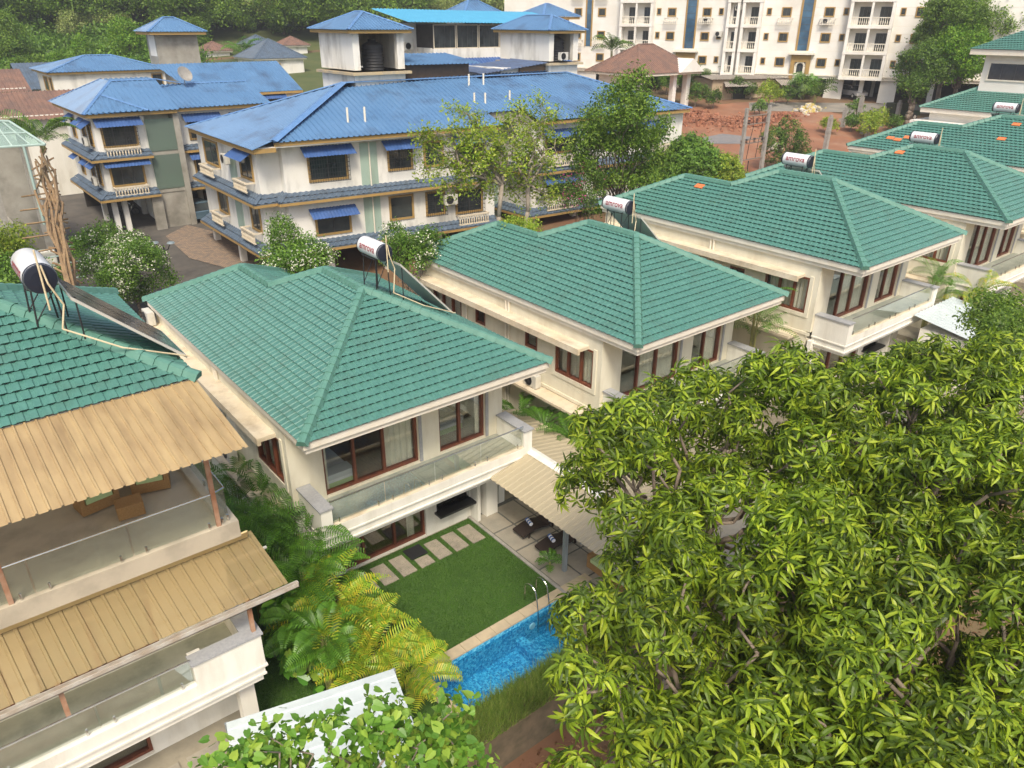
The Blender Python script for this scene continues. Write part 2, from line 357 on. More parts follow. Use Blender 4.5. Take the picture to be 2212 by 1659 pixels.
def curtain_mb(mb,w,u0,u1,z0,z1,o,fold=.11,amp=.035):
    n=max(4,int((u1-u0)/fold*4)); 
    for i in range(n):
        a=u0+(u1-u0)*i/n;b=u0+(u1-u0)*(i+1)/n
        f=lambda u:o+amp*math.sin(u/fold*math.pi+.7*math.sin(u*5))
        mb.poly([w.at(a,z0,f(a)),w.at(b,z0,f(b)),w.at(b,z1,f(b)),w.at(a,z1,f(a))])
def slider(w,par,u0,u1,z0,z1,muls,fr=.09,frm=None,curt=(),name='sliding_door',dep=.16,th=.1,cdep=-.3):
    frm=frm or wood; mb=MB(); o0=-dep
    w.box(mb,u0,u0+fr,z0,z1,o0-th,o0+.06); w.box(mb,u1-fr,u1,z0,z1,o0-th,o0+.06)
    w.box(mb,u0+fr,u1-fr,z1-fr,z1,o0-th,o0+.06); w.box(mb,u0+fr,u1-fr,z0,z0+fr*1.1,o0-th,o0+.06)
    for m in muls: w.box(mb,m-fr*.55,m+fr*.55,z0+fr*1.1,z1-fr,o0-th+.01,o0+.05)
    f=mb.build(name,frm,par)
    es=[u0+fr]+list(muls)+[u1-fr]
    g=MB()
    for a,b in zip(es,es[1:]): w.box(g,a+.03,b-.03,z0+fr,z1-fr,o0-.035,o0-.025)
    g.build('pane',glass,f)
    for (a,b) in curt:
        c=MB(); curtain_mb(c,w,a,b,z0+.05,z1-.03,cdep); c.build('curtain',curtain,f)
    return f
def glass_rail(par,P,h,step=None,joints=4,base=.0):
    """frameless glass balustrade along the polyline P (3d points at curb level)"""
    rm=MB(); gm=MB(); sp=MB()
    for p,q in zip(P,P[1:]):
        p=Vector(p);q=Vector(q); d=q-p; L=d.length; d.normalize(); nx=Vector((d.y,-d.x,0))
        n=max(1,int(round(L/2.05)))
        for i in range(n):
            a=p+d*(L*i/n+.02); b=p+d*(L*(i+1)/n-.02)
            gm.hexa([a-nx*.006+Vector((0,0,.04)),b-nx*.006+Vector((0,0,.04)),b+nx*.006+Vector((0,0,.04)),a+nx*.006+Vector((0,0,.04)),
                     a-nx*.006+Vector((0,0,h)),b-nx*.006+Vector((0,0,h)),b+nx*.006+Vector((0,0,h)),a+nx*.006+Vector((0,0,h))])
            for f in (.13,.87):
                c=a+(b-a)*f; sp.tube(c+nx*.02,c+nx*.02+Vector((0,0,.17)),.028,n=8)
        rm.tube(p+Vector((0,0,h+.02)),q+Vector((0,0,h+.02)),.028,n=8)
    g=gm.build('glass_panel',railg,par); rm.build('handrail',steel,par); sp.build_each('glass_clamp',steel,par)
def ac_unit(loc,face,label,group=None,par=None,sc=1.):
    """outdoor condenser; face = angle of its front normal"""
    t=thing('air_conditioner',loc,label,'air conditioner',group); c,s=math.cos(face),math.sin(face)
    w=W((loc[0]-(-s)*-.42*sc*0-(s)*0,loc[1]),(0,0)) if 0 else None
    d=np.array([-s,c]); p0=np.array(loc[:2])-d*.42*sc; wf=W(p0,p0+d*.84*sc)
    if wf.n@np.array([c,s])<0: p0=np.array(loc[:2])+d*.42*sc; wf=W(p0,p0-d*.84*sc)
    z=loc[2]; b=MB(); wf.box(b,0,.84*sc,z+.05,z+.62*sc,-.15*sc,.15*sc); wf.box(b,.08,.16,z,z+.05,-.15*sc,.15*sc); wf.box(b,.68*sc,.76*sc,z,z+.05,-.15*sc,.15*sc); b.build('body',MT['ac casing'],t)
    g=MB(); cx=.32*sc; cz=z+.33*sc
    g.lathe(wf.at(cx,cz,.152*sc),[(0,.25*sc),(.02,.25*sc),(.02,.23*sc),(.0,.22*sc)],20,(*wf.n,0))
    for i in range(10):
        a=math.pi*i/10; g.tube(wf.at(cx+.23*sc*math.cos(a),cz+.23*sc*math.sin(a),.165*sc),wf.at(cx-.23*sc*math.cos(a),cz-.23*sc*math.sin(a),.165*sc),.006,n=4)
    g.build('fan_grille',MT['dark plastic'],t); return t
M('ac casing',(.62,.60,.53),(.55,.53,.46),2,.5,dirt=(.3,.27,.2),dsc=2,damt=.5); M('dark plastic',(.05,.05,.05),rough=.5)
def lettering(txt,size,mat,par,name='lettering'):
    cu=bpy.data.curves.new('txt','FONT'); cu.body=txt; cu.size=size; cu.align_x='CENTER'; cu.align_y='CENTER'; cu.offset=.004
    o=bpy.data.objects.new('txt',cu); SC.collection.objects.link(o); dg=bpy.context.evaluated_depsgraph_get(); me=bpy.data.meshes.new_from_object(o.evaluated_get(dg))
    bpy.data.objects.remove(o); return me
def heater(c,rb,label,foot,psc=1.,panel=True,legs=1.0,big=1.):
    """white solar water tank (axis along y) on a black stand, collector sloping towards +x. c = tank centre"""
    t=thing('solar_water_heater',(c[0],c[1],foot),label,'water heater','solar water heaters on the green roofs')
    L=1.55*big; r=.32*big; x,y,z=c
    m=MB(); m.lathe((x,y-L/2,z),[(0,r*.97),(.05,r),(L-.05,r),(L,r*.97)],28,(0,1,0)); m.build('tank',tankw,t,True)
    m=MB(); m.lathe((x,y-L/2-.05,z),[(0,r*.55),(.015,r*.9),(.06,r*.985),(.12,r*1.012)],28,(0,1,0)); m.build('end_cap',MT['navy end cap'],t)
    m=MB(); m.lathe((x,y+L/2-.07,z),[(0,r*1.012),(.06,r*.985),(.105,r*.9),(.12,r*.55)],28,(0,1,0)); m.build('end_cap',MT['navy end cap'],t)
    me=lettering('amrova',.36*big,redtext,t); og=ORG[t.name]
    bm=bmesh.new(); bm.from_mesh(me)
    for k in range(-10,11): bmesh.ops.bisect_plane(bm,geom=bm.verts[:]+bm.edges[:]+bm.faces[:],plane_co=(0,k*.03*big,0),plane_no=(0,1,0))
    bm.to_mesh(me); bm.free()
    for v in me.vertices: # wrap on the -x side of the cylinder; reads left to right from back (+y) to front (-y)
        a=v.co.y/r+.28; yy=y-v.co.x*1.0-.02; v.co=Vector((x-(r+.01)*math.cos(a)-og[0],yy-og[1],z+(r+.01)*math.sin(a)-og[2]))
    me.materials.clear(); me.materials.append(redtext); o=bpy.data.objects.new('lettering',me); SC.collection.objects.link(o); o.parent=t
    for yy in (y-L*.3,y+L*.3):
        for (dx,ft) in ((-.28,None),(.28,None)):
            m=MB(); zr=rb(x+dx,yy); m.tube((x+dx,yy,zr),(x+dx*.8,yy,z-r*.75),.022,n=6); m.build('leg',black,t)
    m=MB()
    for yy in (y-L*.3,y+L*.3): m.tube((x-.28,yy,z-r*.85),(x+.28,yy,z-r*.85),.022,n=6); m.tube((x-.28,yy,rb(x-.28,yy)+.1),(x+.26,yy,z-r),.015,n=6)
    m.tube((x-.28,y-L*.3,z-r*.85),(x-.28,y+L*.3,z-r*.85),.02,n=6); m.tube((x+.28,y-L*.3,z-r*.85),(x+.28,y+L*.3,z-r*.85),.02,n=6); m.build('stand_frame',black,t)
    if panel:
        x1=x+.45; z1=z-r-.1; x2=x1+2.25*psc; z2=rb(x2,y)+.18; y0,y1=y-1.05,y+1.05
        m=MB(); m.hexa([(x1,y0,z1-.09),(x2,y0,z2-.09),(x2,y1,z2-.09),(x1,y1,z1-.09),(x1,y0,z1),(x2,y0,z2),(x2,y1,z2),(x1,y1,z1)]); f=m.build('collector',alu,t)
        m=MB(); e=.05; lx=(x2-x1); lz=(z2-z1)
        for (a,b) in ((y0+e,y-.03),(y+.03,y1-e)):
            m.poly([(x1+lx*.02,a,z1+lz*.02+.012),(x2-lx*.02,a,z2-lz*.02+.012),(x2-lx*.02,b,z2-lz*.02+.012),(x1+lx*.02,b,z1+lz*.02+.012)])
        m.build('absorber_glass',panelm,f)
        m=MB()
        for yy in (y0+.1,y1-.1): m.tube((x2-.2,yy,rb(x2-.2,yy)),(x2-.2,yy,z2-.02),.02,n=6); m.tube((x1+.1,yy,rb(x1,yy)),(x1+.1,yy,z1-.05),.02,n=6)
        m.build('collector_leg',black,t)
        m=MB(); m.path([(x+.05,y-L/2-.12,z+r*.95),(x+.1,y-L/2-.14,z-.1),(x+.3,y-L/2-.1,z-r-.3),(x+.15,y-.95,rb(x,y)+.12),(x1+.8,y-1.25,rb(x1+.8,y)+.1),(x2+.05,y0-.05,z2-.02)],.022)
        m.path([(x,y-L/2-.14,z+r+.35),(x,y-L/2-.14,z-r-.35)],.022); m.build('pipe',pvc,t)
    return t
M('navy end cap',(.012,.016,.03),rough=.4)
def villa(x0,y0,g,lab,full=True,detail=2,orange=(),curts=True,w=9.6,L=15.95,rw=3.29,yv=9.55,yb=7.77,interior=False,ledg=True):
    ze=g+6.8; v=thing('green_roofed_villa',(x0+w/2,y0+L/2,g),lab,'villa','green roofed villas in a row')
    roof_slopes(x0,y0,ze,w,L,rw,yv,yb,v,orange)
    xl=x0+.25; xr=x0+8.95; yf=y0+2.05; yk=y0+L-.3; fl=g+3.3
    m=MB() # fascia
    def ring(z0,z1,i,o):
        m.box(x0+i,y0+i,z0,x0+w-i,y0+o,z1); m.box(x0+i,y0+o,z0,x0+o,y0+L-i,z1); m.box(x0+w-o,y0+o,z0,x0+w-i,y0+yb+w/2-i,z1); m.box(x0+o,y0+L-o,z0,x0+2*rw-i,y0+L-i,z1)
    ring(ze-.24,ze-.015,.05,.22); ring(ze-.42,ze-.24,.13,.3); m.build('fascia',trimw,v)
    m=MB(); m.box(x0+.3,y0+.3,ze-.3,x0+w-.3,y0+yb+w/2-.3,ze-.2); m.box(x0+.3,y0+yb+w/2-.3,ze-.3,x0+2*rw-.3,y0+L-.3,ze-.2); m.build('soffit',cream,v)
    F=W((xl,yf),(xr,yf)); Lw=W((xl,yk),(xl,yf)); ww=Lw.L
    d=[(1.17,4.87,fl+.02,fl+2.85),(5.77,7.87,fl+.02,fl+2.85)]
    m=MB(); F.holes(m,0,F.L,fl-.1,ze-.25,.22,d)
    # left wall, with window openings given from the front corner
    lw=[(ww-2.75,ww-.45,g+4.02,g+5.72),(ww-4.8,ww-3.95,g+4.55,g+5.3),(ww-8.55,ww-7.75,g+4.55,g+5.3),(ww-12.2,ww-9.7,g+4.0,g+5.35)]
    Lw.holes(m,0,ww-.22,g,ze-.25,.22,lw)
    m.box(xr-.22,yf+.22,g,xr,y0+yb+w/2-1,ze-.25); m.box(xl+.22,yk-.22,g,x0+2*rw-.4,yk,ze-.25); m.box(x0+2*rw-.4,y0+yb+w/2-1.2,g,x0+2*rw-.2,yk,ze-.25)
    m.box(x0+2*rw-.2,y0+yb+w/2-1.2,g,xr-.22,y0+yb+w/2-1,ze-.25)
    m.build('wall',cream,v)
    for k,(a,b,c,e) in enumerate(lw):
        big=b-a>1; slider(Lw,v,a,b,c,e,[a+(b-a)/3,a+(b-a)*2/3] if big else [],.09,curt=[(a+.1,b-.1)] if big else [],name='window',dep=.06,cdep=-.28)
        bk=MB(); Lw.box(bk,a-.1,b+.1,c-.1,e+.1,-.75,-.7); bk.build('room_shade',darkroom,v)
    m=MB()
    for (a,b,c,e) in lw[:1]: Lw.box(m,a-.18,a,c-.18,e+.1,0,.04); Lw.box(m,b,b+.18,c-.18,e+.1,0,.04); Lw.box(m,a,b,c-.18,c,0,.04)
    Lw.box(m,0,ww,g+3.02,g+3.16,0,.05); m.build('wall_band',cream,v)
    # ledges over the windows and for the condensers
    m=MB(); Lw.box(m,.3,ww-.75,g+5.72,g+5.86,0,.62); Lw.box(m,.3,ww-.75,g+5.6,g+5.72,.5,.62); m.build('window_ledge',ledge,v)
    m=MB(); Lw.box(m,ww-10,ww-.6,g+2.86,g+2.98,0,.75); m.build('service_ledge',ledge,v)
    m=MB()
    for u in (ww-6.1,ww-5.9): m.tube(Lw.at(u,g+.1,.06),Lw.at(u,ze-.3,.06),.05,n=8)
    for u in (ww-9.2,): m.tube(Lw.at(u,g+.1,.06),Lw.at(u,g+5.6,.06),.05,n=8)
    m.build_each('drain_pipe',trimw,v)
    # sliding doors
    if interior:
        slider(F,v,1.17,4.87,fl+.02,fl+2.85,[2.35,3.5],curt=[(3.6,4.75),(1.27,1.42)]); slider(F,v,5.77,7.87,fl+.02,fl+2.85,[6.75],curt=[(7.6,7.78)])
    else:
        slider(F,v,1.17,4.87,fl+.02,fl+2.85,[2.35,3.5],curt=[(2.3,4.8)]); slider(F,v,5.77,7.87,fl+.02,fl+2.85,[6.75],curt=[(6.7,7.75)])
    fd=MB()
    for a in (4.87,7.87): F.box(fd,a+.01,a+.13,fl+.02,fl+2.85,.0,.05)
    fd.build_each('door_jamb',graycap,v)
    m=MB(); m.box(xl+.22,yf+.22,fl-.08,xr-.22,yf+5.5,fl-.02); m.build('room_floor',floorw,v)
    m=MB(); m.box(xl+.22,yf+5.5,fl-.1,xr-.22,yf+5.6,ze-.3); m.box(xl+5.2,yf+.22,fl-.02,xl+5.3,yf+5.5,ze-.3); m.box(xl+.22,yf+.22,ze-.5,xr-.22,yf+5.5,ze-.4); m.build('room_wall',intwall,v)
    # balcony
    bx0=x0+.43; bx1=x0+9.06; by=y0+.35
    m=MB(); m.box(bx0+.4,by+.18,fl-.14,bx1-.4,yf-.01,fl-.05); m.build('balcony_floor',balfl,v)
    gr=MB()
    m=MB()
    m.box(bx0,by,fl-.3,bx0+.38,yf-.01,g+4.04); m.box(bx1-.38,by,fl-.3,bx1,yf-.01,g+4.04)          # wings
    m.box(bx0+.38,by+.0,fl-.3,bx1-.38,by+.18,fl+.06)                                         # curb
    m.box(bx0+.03,by+.03,fl-.62,bx1-.03,yf-.01,fl-.3); m.box(bx0+.09,by+.09,g+2.47,bx1-.09,yf-.01,fl-.62)
    m.box(bx0-.03,by-.03,fl-.34,bx1+.03,by,fl-.28); m.box(bx0-.02,by-.02,fl-.66,bx1+.02,by+.03,fl-.60)
    m.box(bx0-.03,by,fl-.34,bx0,yf,fl-.28); m.box(bx0-.02,by+.03,fl-.66,bx0+.03,yf,fl-.60)
    m.build('balcony',white,v)
    m=MB(); m.box(bx0-.05,by-.05,g+4.04,bx0+.43,yf-.02,g+4.1); m.box(bx1-.43,by-.05,g+4.04,bx1+.05,yf-.02,g+4.1); m.build_each('coping',graycap,v)
    m=MB(); m.box(bx0+.39,by+.01,fl+.06,bx1-.39,by+.24,fl+.085); m.build('curb_stone',ledge,v)
    glass_rail(v,[(bx0+.36,by+.1,fl+.085),(bx1-.36,by+.1,fl+.085)],.82)
    # ground floor
    yg=y0+1.9; G=W((xl,yg),(xr,yg)); gh=[(1.0,4.9,g+.05,g+2.4),(5.4,6.95,g+.95,g+2.4),(7.15,8.4,g+.05,g+2.4)]
    if full:
        m=MB(); G.holes(m,0,G.L,g,g+2.8,.2,gh); m.build('wall',white,v)
        slider(G,v,1.0,4.9,g+.05,g+2.4,[2.3,3.6],curt=[(4.2,4.55)]); 
        m=MB(); m.box(xl+.2,yg+.2,g+.01,xr-.2,yg+4,g+.04); m.build('room_floor',floorw,v)
        m=MB(); m.box(xl+.2,yg+4,g,xr-.2,yg+4.1,g+2.8); m.box(xl+5.2,yg+.2,g,xl+5.3,yg+4,g+2.8); m.box(xl+.2,yg+.2,g+2.7,xr-.2,yg+4,g+2.78); m.build('room_wall',intwall,v)
        m=MB(); G.box(m,5.3,7.0,g+.86,g+.95,-.8,.42); m.build('counter_top',MT['black granite'],v)
        m=MB(); G.box(m,6.98,7.12,g,g+2.5,.0,.5); m.build('pier',white,v); m=MB(); m.box(xr-1.25,y0+1.45,g,xr-.7,y0+1.95,g+2.47); m.build('column',white,v)
    return v
M('black granite',(.012,.012,.013),(.03,.03,.03),30,.3)
VS=[(7.10,18.46,0),(19.8,17.1,.2),(31.1,14.7,1.64),(43.8,13.9,1.9),(56.1,13.9,2.8)]
villa(*VS[0],'green tiled villa with a bed visible behind its glass doors, beside the lawn and pool',interior=True)
villa(*VS[1],'second green tiled villa, its balcony half hidden by the mango tree')
villa(*VS[2],'third green tiled villa, one orange tile on its roof, tin shed at its corner',orange=[(10.9,2.9)])
villa(*VS[3],'fourth green tiled villa, one orange tile near its ridge, palms at its left wing',orange=[(7.9,4.4)])
villa(*VS[4],'fifth green tiled villa at the right edge, with five orange tiles on its roof',orange=[(13.2,1.3),(12.6,1.2),(12.1,1.6),(6.3,2.6),(6.2,4.4)])
# ======================= lawn, pool, patio of the nearest villa
def struct(mb,name,mat): o=mb.build(name,mat); o['kind']='structure'; return o
m=MB()
for (a,b,c,d) in ((3.9,8.55,11.95,20.3),(8.55,14.2,15.0,20.3),(4.6,7.3,20.3,34)): m.poly([(a,c,.012),(b,c,.012),(b,d,.012),(a,d,.012)])
struct(m,'lawn',lawnm)
def grass(n,rects,h,mat,name='grass',z=.012,seed=3,ww_=.012):
    rg=np.random.default_rng(seed); areas=np.array([(b-a)*(d-c) for a,b,c,d in rects]); ks=(n*areas/areas.sum()).astype(int); P=[]
    for (a,b,c,d),k in zip(rects,ks): P.append(np.c_[rg.uniform(a,b,k),rg.uniform(c,d,k)])
    P=np.concatenate(P); k=len(P); a=rg.uniform(0,6.28,k); l=rg.uniform(.5,1.2,k)*h; dx=np.c_[np.cos(a),np.sin(a),np.zeros(k)]*ww_; b=np.c_[P,np.full(k,z)]; lean=rg.normal(0,.4,(k,2))*l[:,None]
    V=np.stack([b-dx,b+dx,b+np.c_[lean,l]],1).reshape(-1,3); F=np.arange(3*k).reshape(-1,3); o=npmesh(name,V,F,mat,smooth=False); return o
grm=MLeaf('lawn blades',[(.035,.10,.008),(.06,.15,.015),(.09,.17,.03)],.25)
o=grass(60000,[(8.3,14.2,15.0,20.3),(3.9,7.4,12,20)],.05,grm); tag(o,'short mown green lawn between the villa and the pool','lawn',kind='stuff')
stone=M('rough stepping stone',(.36,.31,.24),(.27,.24,.19),3,.85,.2,14,dirt=(.17,.15,.12),dsc=2.,damt=.8)
for i in range(8):
    x=13.66-.765*i; m=MB(); w_=.29; y0,y1=18.86,19.98
    if i==3: y1=19.42
    m.prism([(x-w_,y0+.02),(x-w_+.03,y0),(x+w_,y0+.01),(x+w_-.01,y1-.02),(x-w_+.02,y1)],.0,.045)
    t=m.build('stepping_stone',stone); tag(t,['stepping stone nearest the kitchen pier','second stepping stone from the patio','third stepping stone from the patio','short stepping stone cut off by the black mat','stepping stone just left of the black mat','third stepping stone from the palms','second stepping stone from the palms','stepping stone half hidden by the palms'][i],'stepping stone','stepping stones along the lawn')
m=MB(); m.box(11.02,19.47,.0,11.72,20.1,.06); tag(m.build('door_mat',black),'black mat lying on a stepping stone by the glass door','mat')
gravel=M('dark gravel strip',(.15,.155,.14),(.09,.095,.085),25,.9,.5,60)
m=MB(); m.poly([(14.2,11.95,.01),(18.6,11.95,.01),(18.6,20.4,.01),(14.2,20.4,.01)]); struct(m,'patio_bed',gravel)
slabm=M('patio slab',(.37,.33,.26),(.29,.27,.22),1.4,.7,.1,15,dirt=(.2,.18,.15),dsc=1.3,damt=.7)
m=MB()
for i,(a,b) in enumerate(((14.36,15.31),(15.39,16.35),(16.43,17.45),(17.53,18.55))):
    for (c,d) in ((18.9,20.15),(17.54,18.82),(16.2,17.46),(14.85,16.12),(13.5,14.77),(12.2,13.42)):
        m.box(a,c,.0,b,d,.035)
o=m.build('pavement',slabm); o['kind']='structure'
m=MB(); m.box(14.18,11.95,0,14.3,20.4,.06); struct(m,'kerb',concrete)
# pool
def mosaic():
    m=bpy.data.materials.new('blue mosaic'); m.use_nodes=True; n=m.node_tree; L=n.links.new; b=n.nodes['Principled BSDF']
    tc=n.nodes.new('ShaderNodeTexCoord'); v=n.nodes.new('ShaderNodeTexVoronoi'); v.inputs['Scale'].default_value=16; v.inputs['Randomness'].default_value=.25; L(tc.outputs['Object'],v.inputs['Vector'])
    sp=n.nodes.new('ShaderNodeSeparateColor'); L(v.outputs['Color'],sp.inputs[0]); r=n.nodes.new('ShaderNodeValToRGB'); L(sp.outputs[0],r.inputs[0])
    e=r.color_ramp.elements; e[0].color=(.02,.20,.45,1); e[1].color=(.22,.68,.85,1); k=e.new(.45); k.color=(.05,.38,.65,1); L(r.outputs[0],b.inputs['Base Color']); b.inputs['Roughness'].default_value=.25; return m
mosm=mosaic()
m=MB(); a,b,c,d,zb=8.55,15.2,12.65,14.6,-1.15
m.poly([(a,c,zb),(b,c,zb),(b,d,zb),(a,d,zb)])
for p,q in(((a,c),(b,c)),((b,c),(b,d)),((b,d),(a,d)),((a,d),(a,c))): m.poly([(*p,zb),(*q,zb),(*q,0),(*p,0)])
m.box(12.0,12.9,zb,12.35,14.6,-.75)
struct(m,'pool_basin',mosm)
fit=M('white pool fitting',(.7,.75,.78),rough=.3)
t=thing('pool_light',(9.2,14.58,-.5),'round white underwater light near the left end of the pool','pool light','underwater pool lights'); m=MB(); m.lathe((9.3,14.6,-.5),[(0,.13),(.04,.12),(.05,.05)],16,(0,-1,0)); m.build('lens',fit,t)
t=thing('pool_light',(12.6,14.58,-.5),'round white underwater light beside the ladder','pool light','underwater pool lights'); m=MB(); m.lathe((12.7,14.6,-.5),[(0,.13),(.04,.12),(.05,.05)],16,(0,-1,0)); m.build('lens',fit,t)
wat=MGlass('pool water',(.62,.90,.97),.9,.0,.03,bump=.25,bsc=2.5)
m=MB(); m.poly([(a,c,-.16),(b,c,-.16),(b,d,-.16),(a,d,-.16)]); struct(m,'pool_water',wat)
cop=M('sandstone coping',(.52,.42,.27),(.44,.36,.24),3,.8,.1,20,dirt=(.3,.25,.18),dsc=2)
t=thing('pool_coping',(11,14.8,0),'sand coloured stone edging round the blue pool','coping')
m=MB(); x=8.2
while x<15.4: m.box(x+.006,14.6,0,min(x+.6,15.5)-.006,15.0,.05); x+=.6
m.box(8.2,12.3,0,8.55,14.6,.05); m.box(8.55,12.3,0,15.5,12.65,.05); m.build('edging_stone',cop,t)
t=thing('pool_ladder',(13,14.9,0),'curved stainless steel grab rails of the pool ladder','pool ladder')
for x in (12.95,13.45):
    m=MB(); P=[(x,15.3,0)]+[(x,15.0+.3*math.cos(a_),.55+.3*math.sin(a_)) for a_ in [i*math.pi/8 for i in range(9)]]+[(x,14.62,.1),(x,14.55,-.9)]
    m.path(P,.022,n=8); m.build('handrail',steel,t)
m=MB(); 
for z in (-.35,-.65): m.box(12.95,14.5,z,13.45,14.58,z+.03)
m.build('step',steel,t)
# loungers
wick=M('dark brown wicker',(.022,.014,.012),(.04,.026,.02),40,.6,.4,60)
towm=bpy.data.materials.new('striped towel'); towm.use_nodes=True
n=towm.node_tree; tc=n.nodes.new('ShaderNodeTexCoord'); wv=n.nodes.new('ShaderNodeTexWave'); wv.bands_direction='Y'; wv.inputs['Scale'].default_value=2.2; n.links.new(tc.outputs['Object'],wv.inputs['Vector'])
r_=n.nodes.new('ShaderNodeValToRGB'); r_.color_ramp.interpolation='CONSTANT'; r_.color_ramp.elements[0].color=(.02,.12,.45,1); r_.color_ramp.elements[1].color=(.8,.82,.85,1); r_.color_ramp.elements[1].position=.5; n.links.new(wv.outputs['Fac'],r_.inputs[0]); n.links.new(r_.outputs[0],n.nodes['Principled BSDF'].inputs['Base Color'])
for k,(y0,lab,tl) in enumerate(((17.72,'dark wicker wavy sun lounger farther from the grey post','blue and white rolled towel on the farther lounger'),(16.42,'dark wicker wavy sun lounger next to the grey post','blue and white rolled towel on the lounger by the grey post'))):
    t=thing('sun_lounger',(15.8,y0+.33,.04),lab,'sun lounger','wicker sun loungers on the patio')
    prof=[(14.9,.30),(15.15,.36),(15.45,.42),(15.8,.40),(16.1,.30),(16.35,.36),(16.6,.56),(16.8,.74)]
    m=MB()
    for (xa,za),(xb,zb_) in zip(prof,prof[1:]): m.hexa([(xa,y0,za-.07),(xb,y0,zb_-.07),(xb,y0+.66,zb_-.07),(xa,y0+.66,za-.07),(xa,y0,za),(xb,y0,zb_),(xb,y0+.66,zb_),(xa,y0+.66,za)])
    m.build('seat',wick,t)
    for xx in (15.2,16.4):
        for yy in (y0+.05,y0+.57): m=MB(); m.box(xx,yy,.035,xx+.06,yy+.05,.33); m.build('leg',wick,t)
    m=MB(); m.lathe((0,-.19,0),[(0,.03),(.005,.08),(.37,.08),(.375,.03)],14,(0,1,0)); o=m.build('rolled_towel',towm); o.location=(15.5,y0+.4,.5); o.rotation_euler=(0,0,R(-15)); tag(o,tl,'towel','rolled towels on the loungers')
# pergola roof over the patio
fib=MGlass('beige fibre sheet',(.62,.55,.40),.5,.0,.3,opaque=(.50,.43,.29),oamt=.80)
def sheet(mb,P,nr,amp=.035,wd=.28,nl=1):
    """ribbed sheet: corner points P = [a,b,c,d]; ribs run a->b, repeated along a->d"""
    a,b,c,d=[Vector(p) for p in P]; nrm=((b-a).cross(d-a)).normalized(); 
    if nrm.z<0: nrm=-nrm
    prev=None
    for i in range(nr):
        for (f,h) in ((0,0),(.5-wd,0),(.5-wd*.55,amp),(.5+wd*.55,amp),(.5+wd,0)):
            s=(i+f)/nr; r=[]
            for l in range(nl+1):
                q=a.lerp(b,l/nl).lerp(d.lerp(c,l/nl),s)+nrm*(h-(.012 if l%2 and nl>1 else 0)); r.append(q)
            if prev:
                for l in range(nl): mb.poly([prev[l],prev[l+1],r[l+1],r[l]])
            prev=r
    r=[d.lerp(c,l/nl) for l in range(nl+1)]
    for l in range(nl): mb.poly([prev[l],prev[l+1],r[l+1],r[l]])
    return mb
t=thing('patio_canopy',(16.1,16,0),'beige ribbed canopy with white ridge flashing over the patio loungers','canopy')
m=MB(); sheet(m,[(14.14,12.2,2.66),(16.05,12.2,3.06),(16.05,19.17,3.06),(14.14,19.17,2.66)],26); m.build('roof_sheet',fib,t)
m=MB(); sheet(m,[(16.25,12.2,3.06),(18.45,12.2,2.62),(18.45,22.6,2.62),(16.25,22.6,3.06)],38); m.build('roof_sheet',fib,t)
m=MB(); m.hexa([(15.93,12.2,3.06),(16.15,12.2,3.12),(16.15,19.17,3.12),(15.93,19.17,3.06),(15.93,12.2,3.09),(16.15,12.2,3.16),(16.15,19.17,3.16),(15.93,19.17,3.09)]); m.hexa([(16.15,12.2,3.12),(16.37,12.2,3.06),(16.37,19.17,3.06),(16.15,19.17,3.12),(16.15,12.2,3.16),(16.37,12.2,3.09),(16.37,19.17,3.09),(16.15,19.17,3.16)]); m.build('ridge_flashing',white,t)
m=MB(); m.hexa([(14.0,17.9,2.5),(16.0,19.2,2.8),(16.0,19.24,2.8),(13.96,18.0,2.5),(14.0,18.6,2.72),(15.9,19.25,3.04),(15.9,19.29,3.04),(13.96,18.64,2.72)]); 
gp=M('grey painted post',(.23,.26,.27),rough=.5)
for (x,y,z) in ((15.02,15.56,2.8),(15.02,12.4,2.8),(18.3,12.4,2.6)): m=MB(); m.box(x-.07,y-.07,0,x+.07,y+.07,z); m.build('post',gp,t)
m=MB()
for y in (12.4,14.0,15.56,17.2,18.9): m.hexa([(14.2,y-.03,2.55),(16.1,y-.03,2.94),(16.1,y+.03,2.94),(14.2,y+.03,2.55),(14.2,y-.03,2.62),(16.1,y-.03,3.0),(16.1,y+.03,3.0),(14.2,y+.03,2.62)])
m.build_each('rafter',gp,t)
wkl=M('honey wicker',(.38,.22,.085),(.28,.15,.05),30,.7,.4,50)
cush=ltgreen
def sofa(x,y,w,d,ang,lab,z=0.,name='wicker_sofa',cat='sofa',h=.42,back=.75):
    t=thing(name,(x,y,z),lab,cat); c,s=math.cos(ang),math.sin(ang); f=W((x-c*w/2,y-s*w/2),(x+c*w/2,y+s*w/2))
    m=MB(); f.box(m,0,w,z+.04,z+h-.1,-d,0); m.build('base',wkl,t)
    if back:
        m=MB(); f.box(m,0,w,z+.04,z+back,-d-.12,-d); m.build('backrest',wkl,t)
        for a in (-.12,w): m=MB(); f.box(m,a,a+.12,z+.04,z+.6,-d-.1,0); m.build('armrest',wkl,t)
        m=MB(); f.box(m,.03,w-.03,z+h-.1,z+h+.04,-d+.04,-.02); m.build('cushion',cush,t)
        m=MB(); f.box(m,.03,w-.03,z+h+.05,z+back+.05,-d-.0,-d+.13); m.build('back_cushion',cush,t)
    return t
sofa(15.8,14.2,1.8,.75,R(0)-math.pi/2,'honey wicker sofa with pale green cushions under the patio canopy')
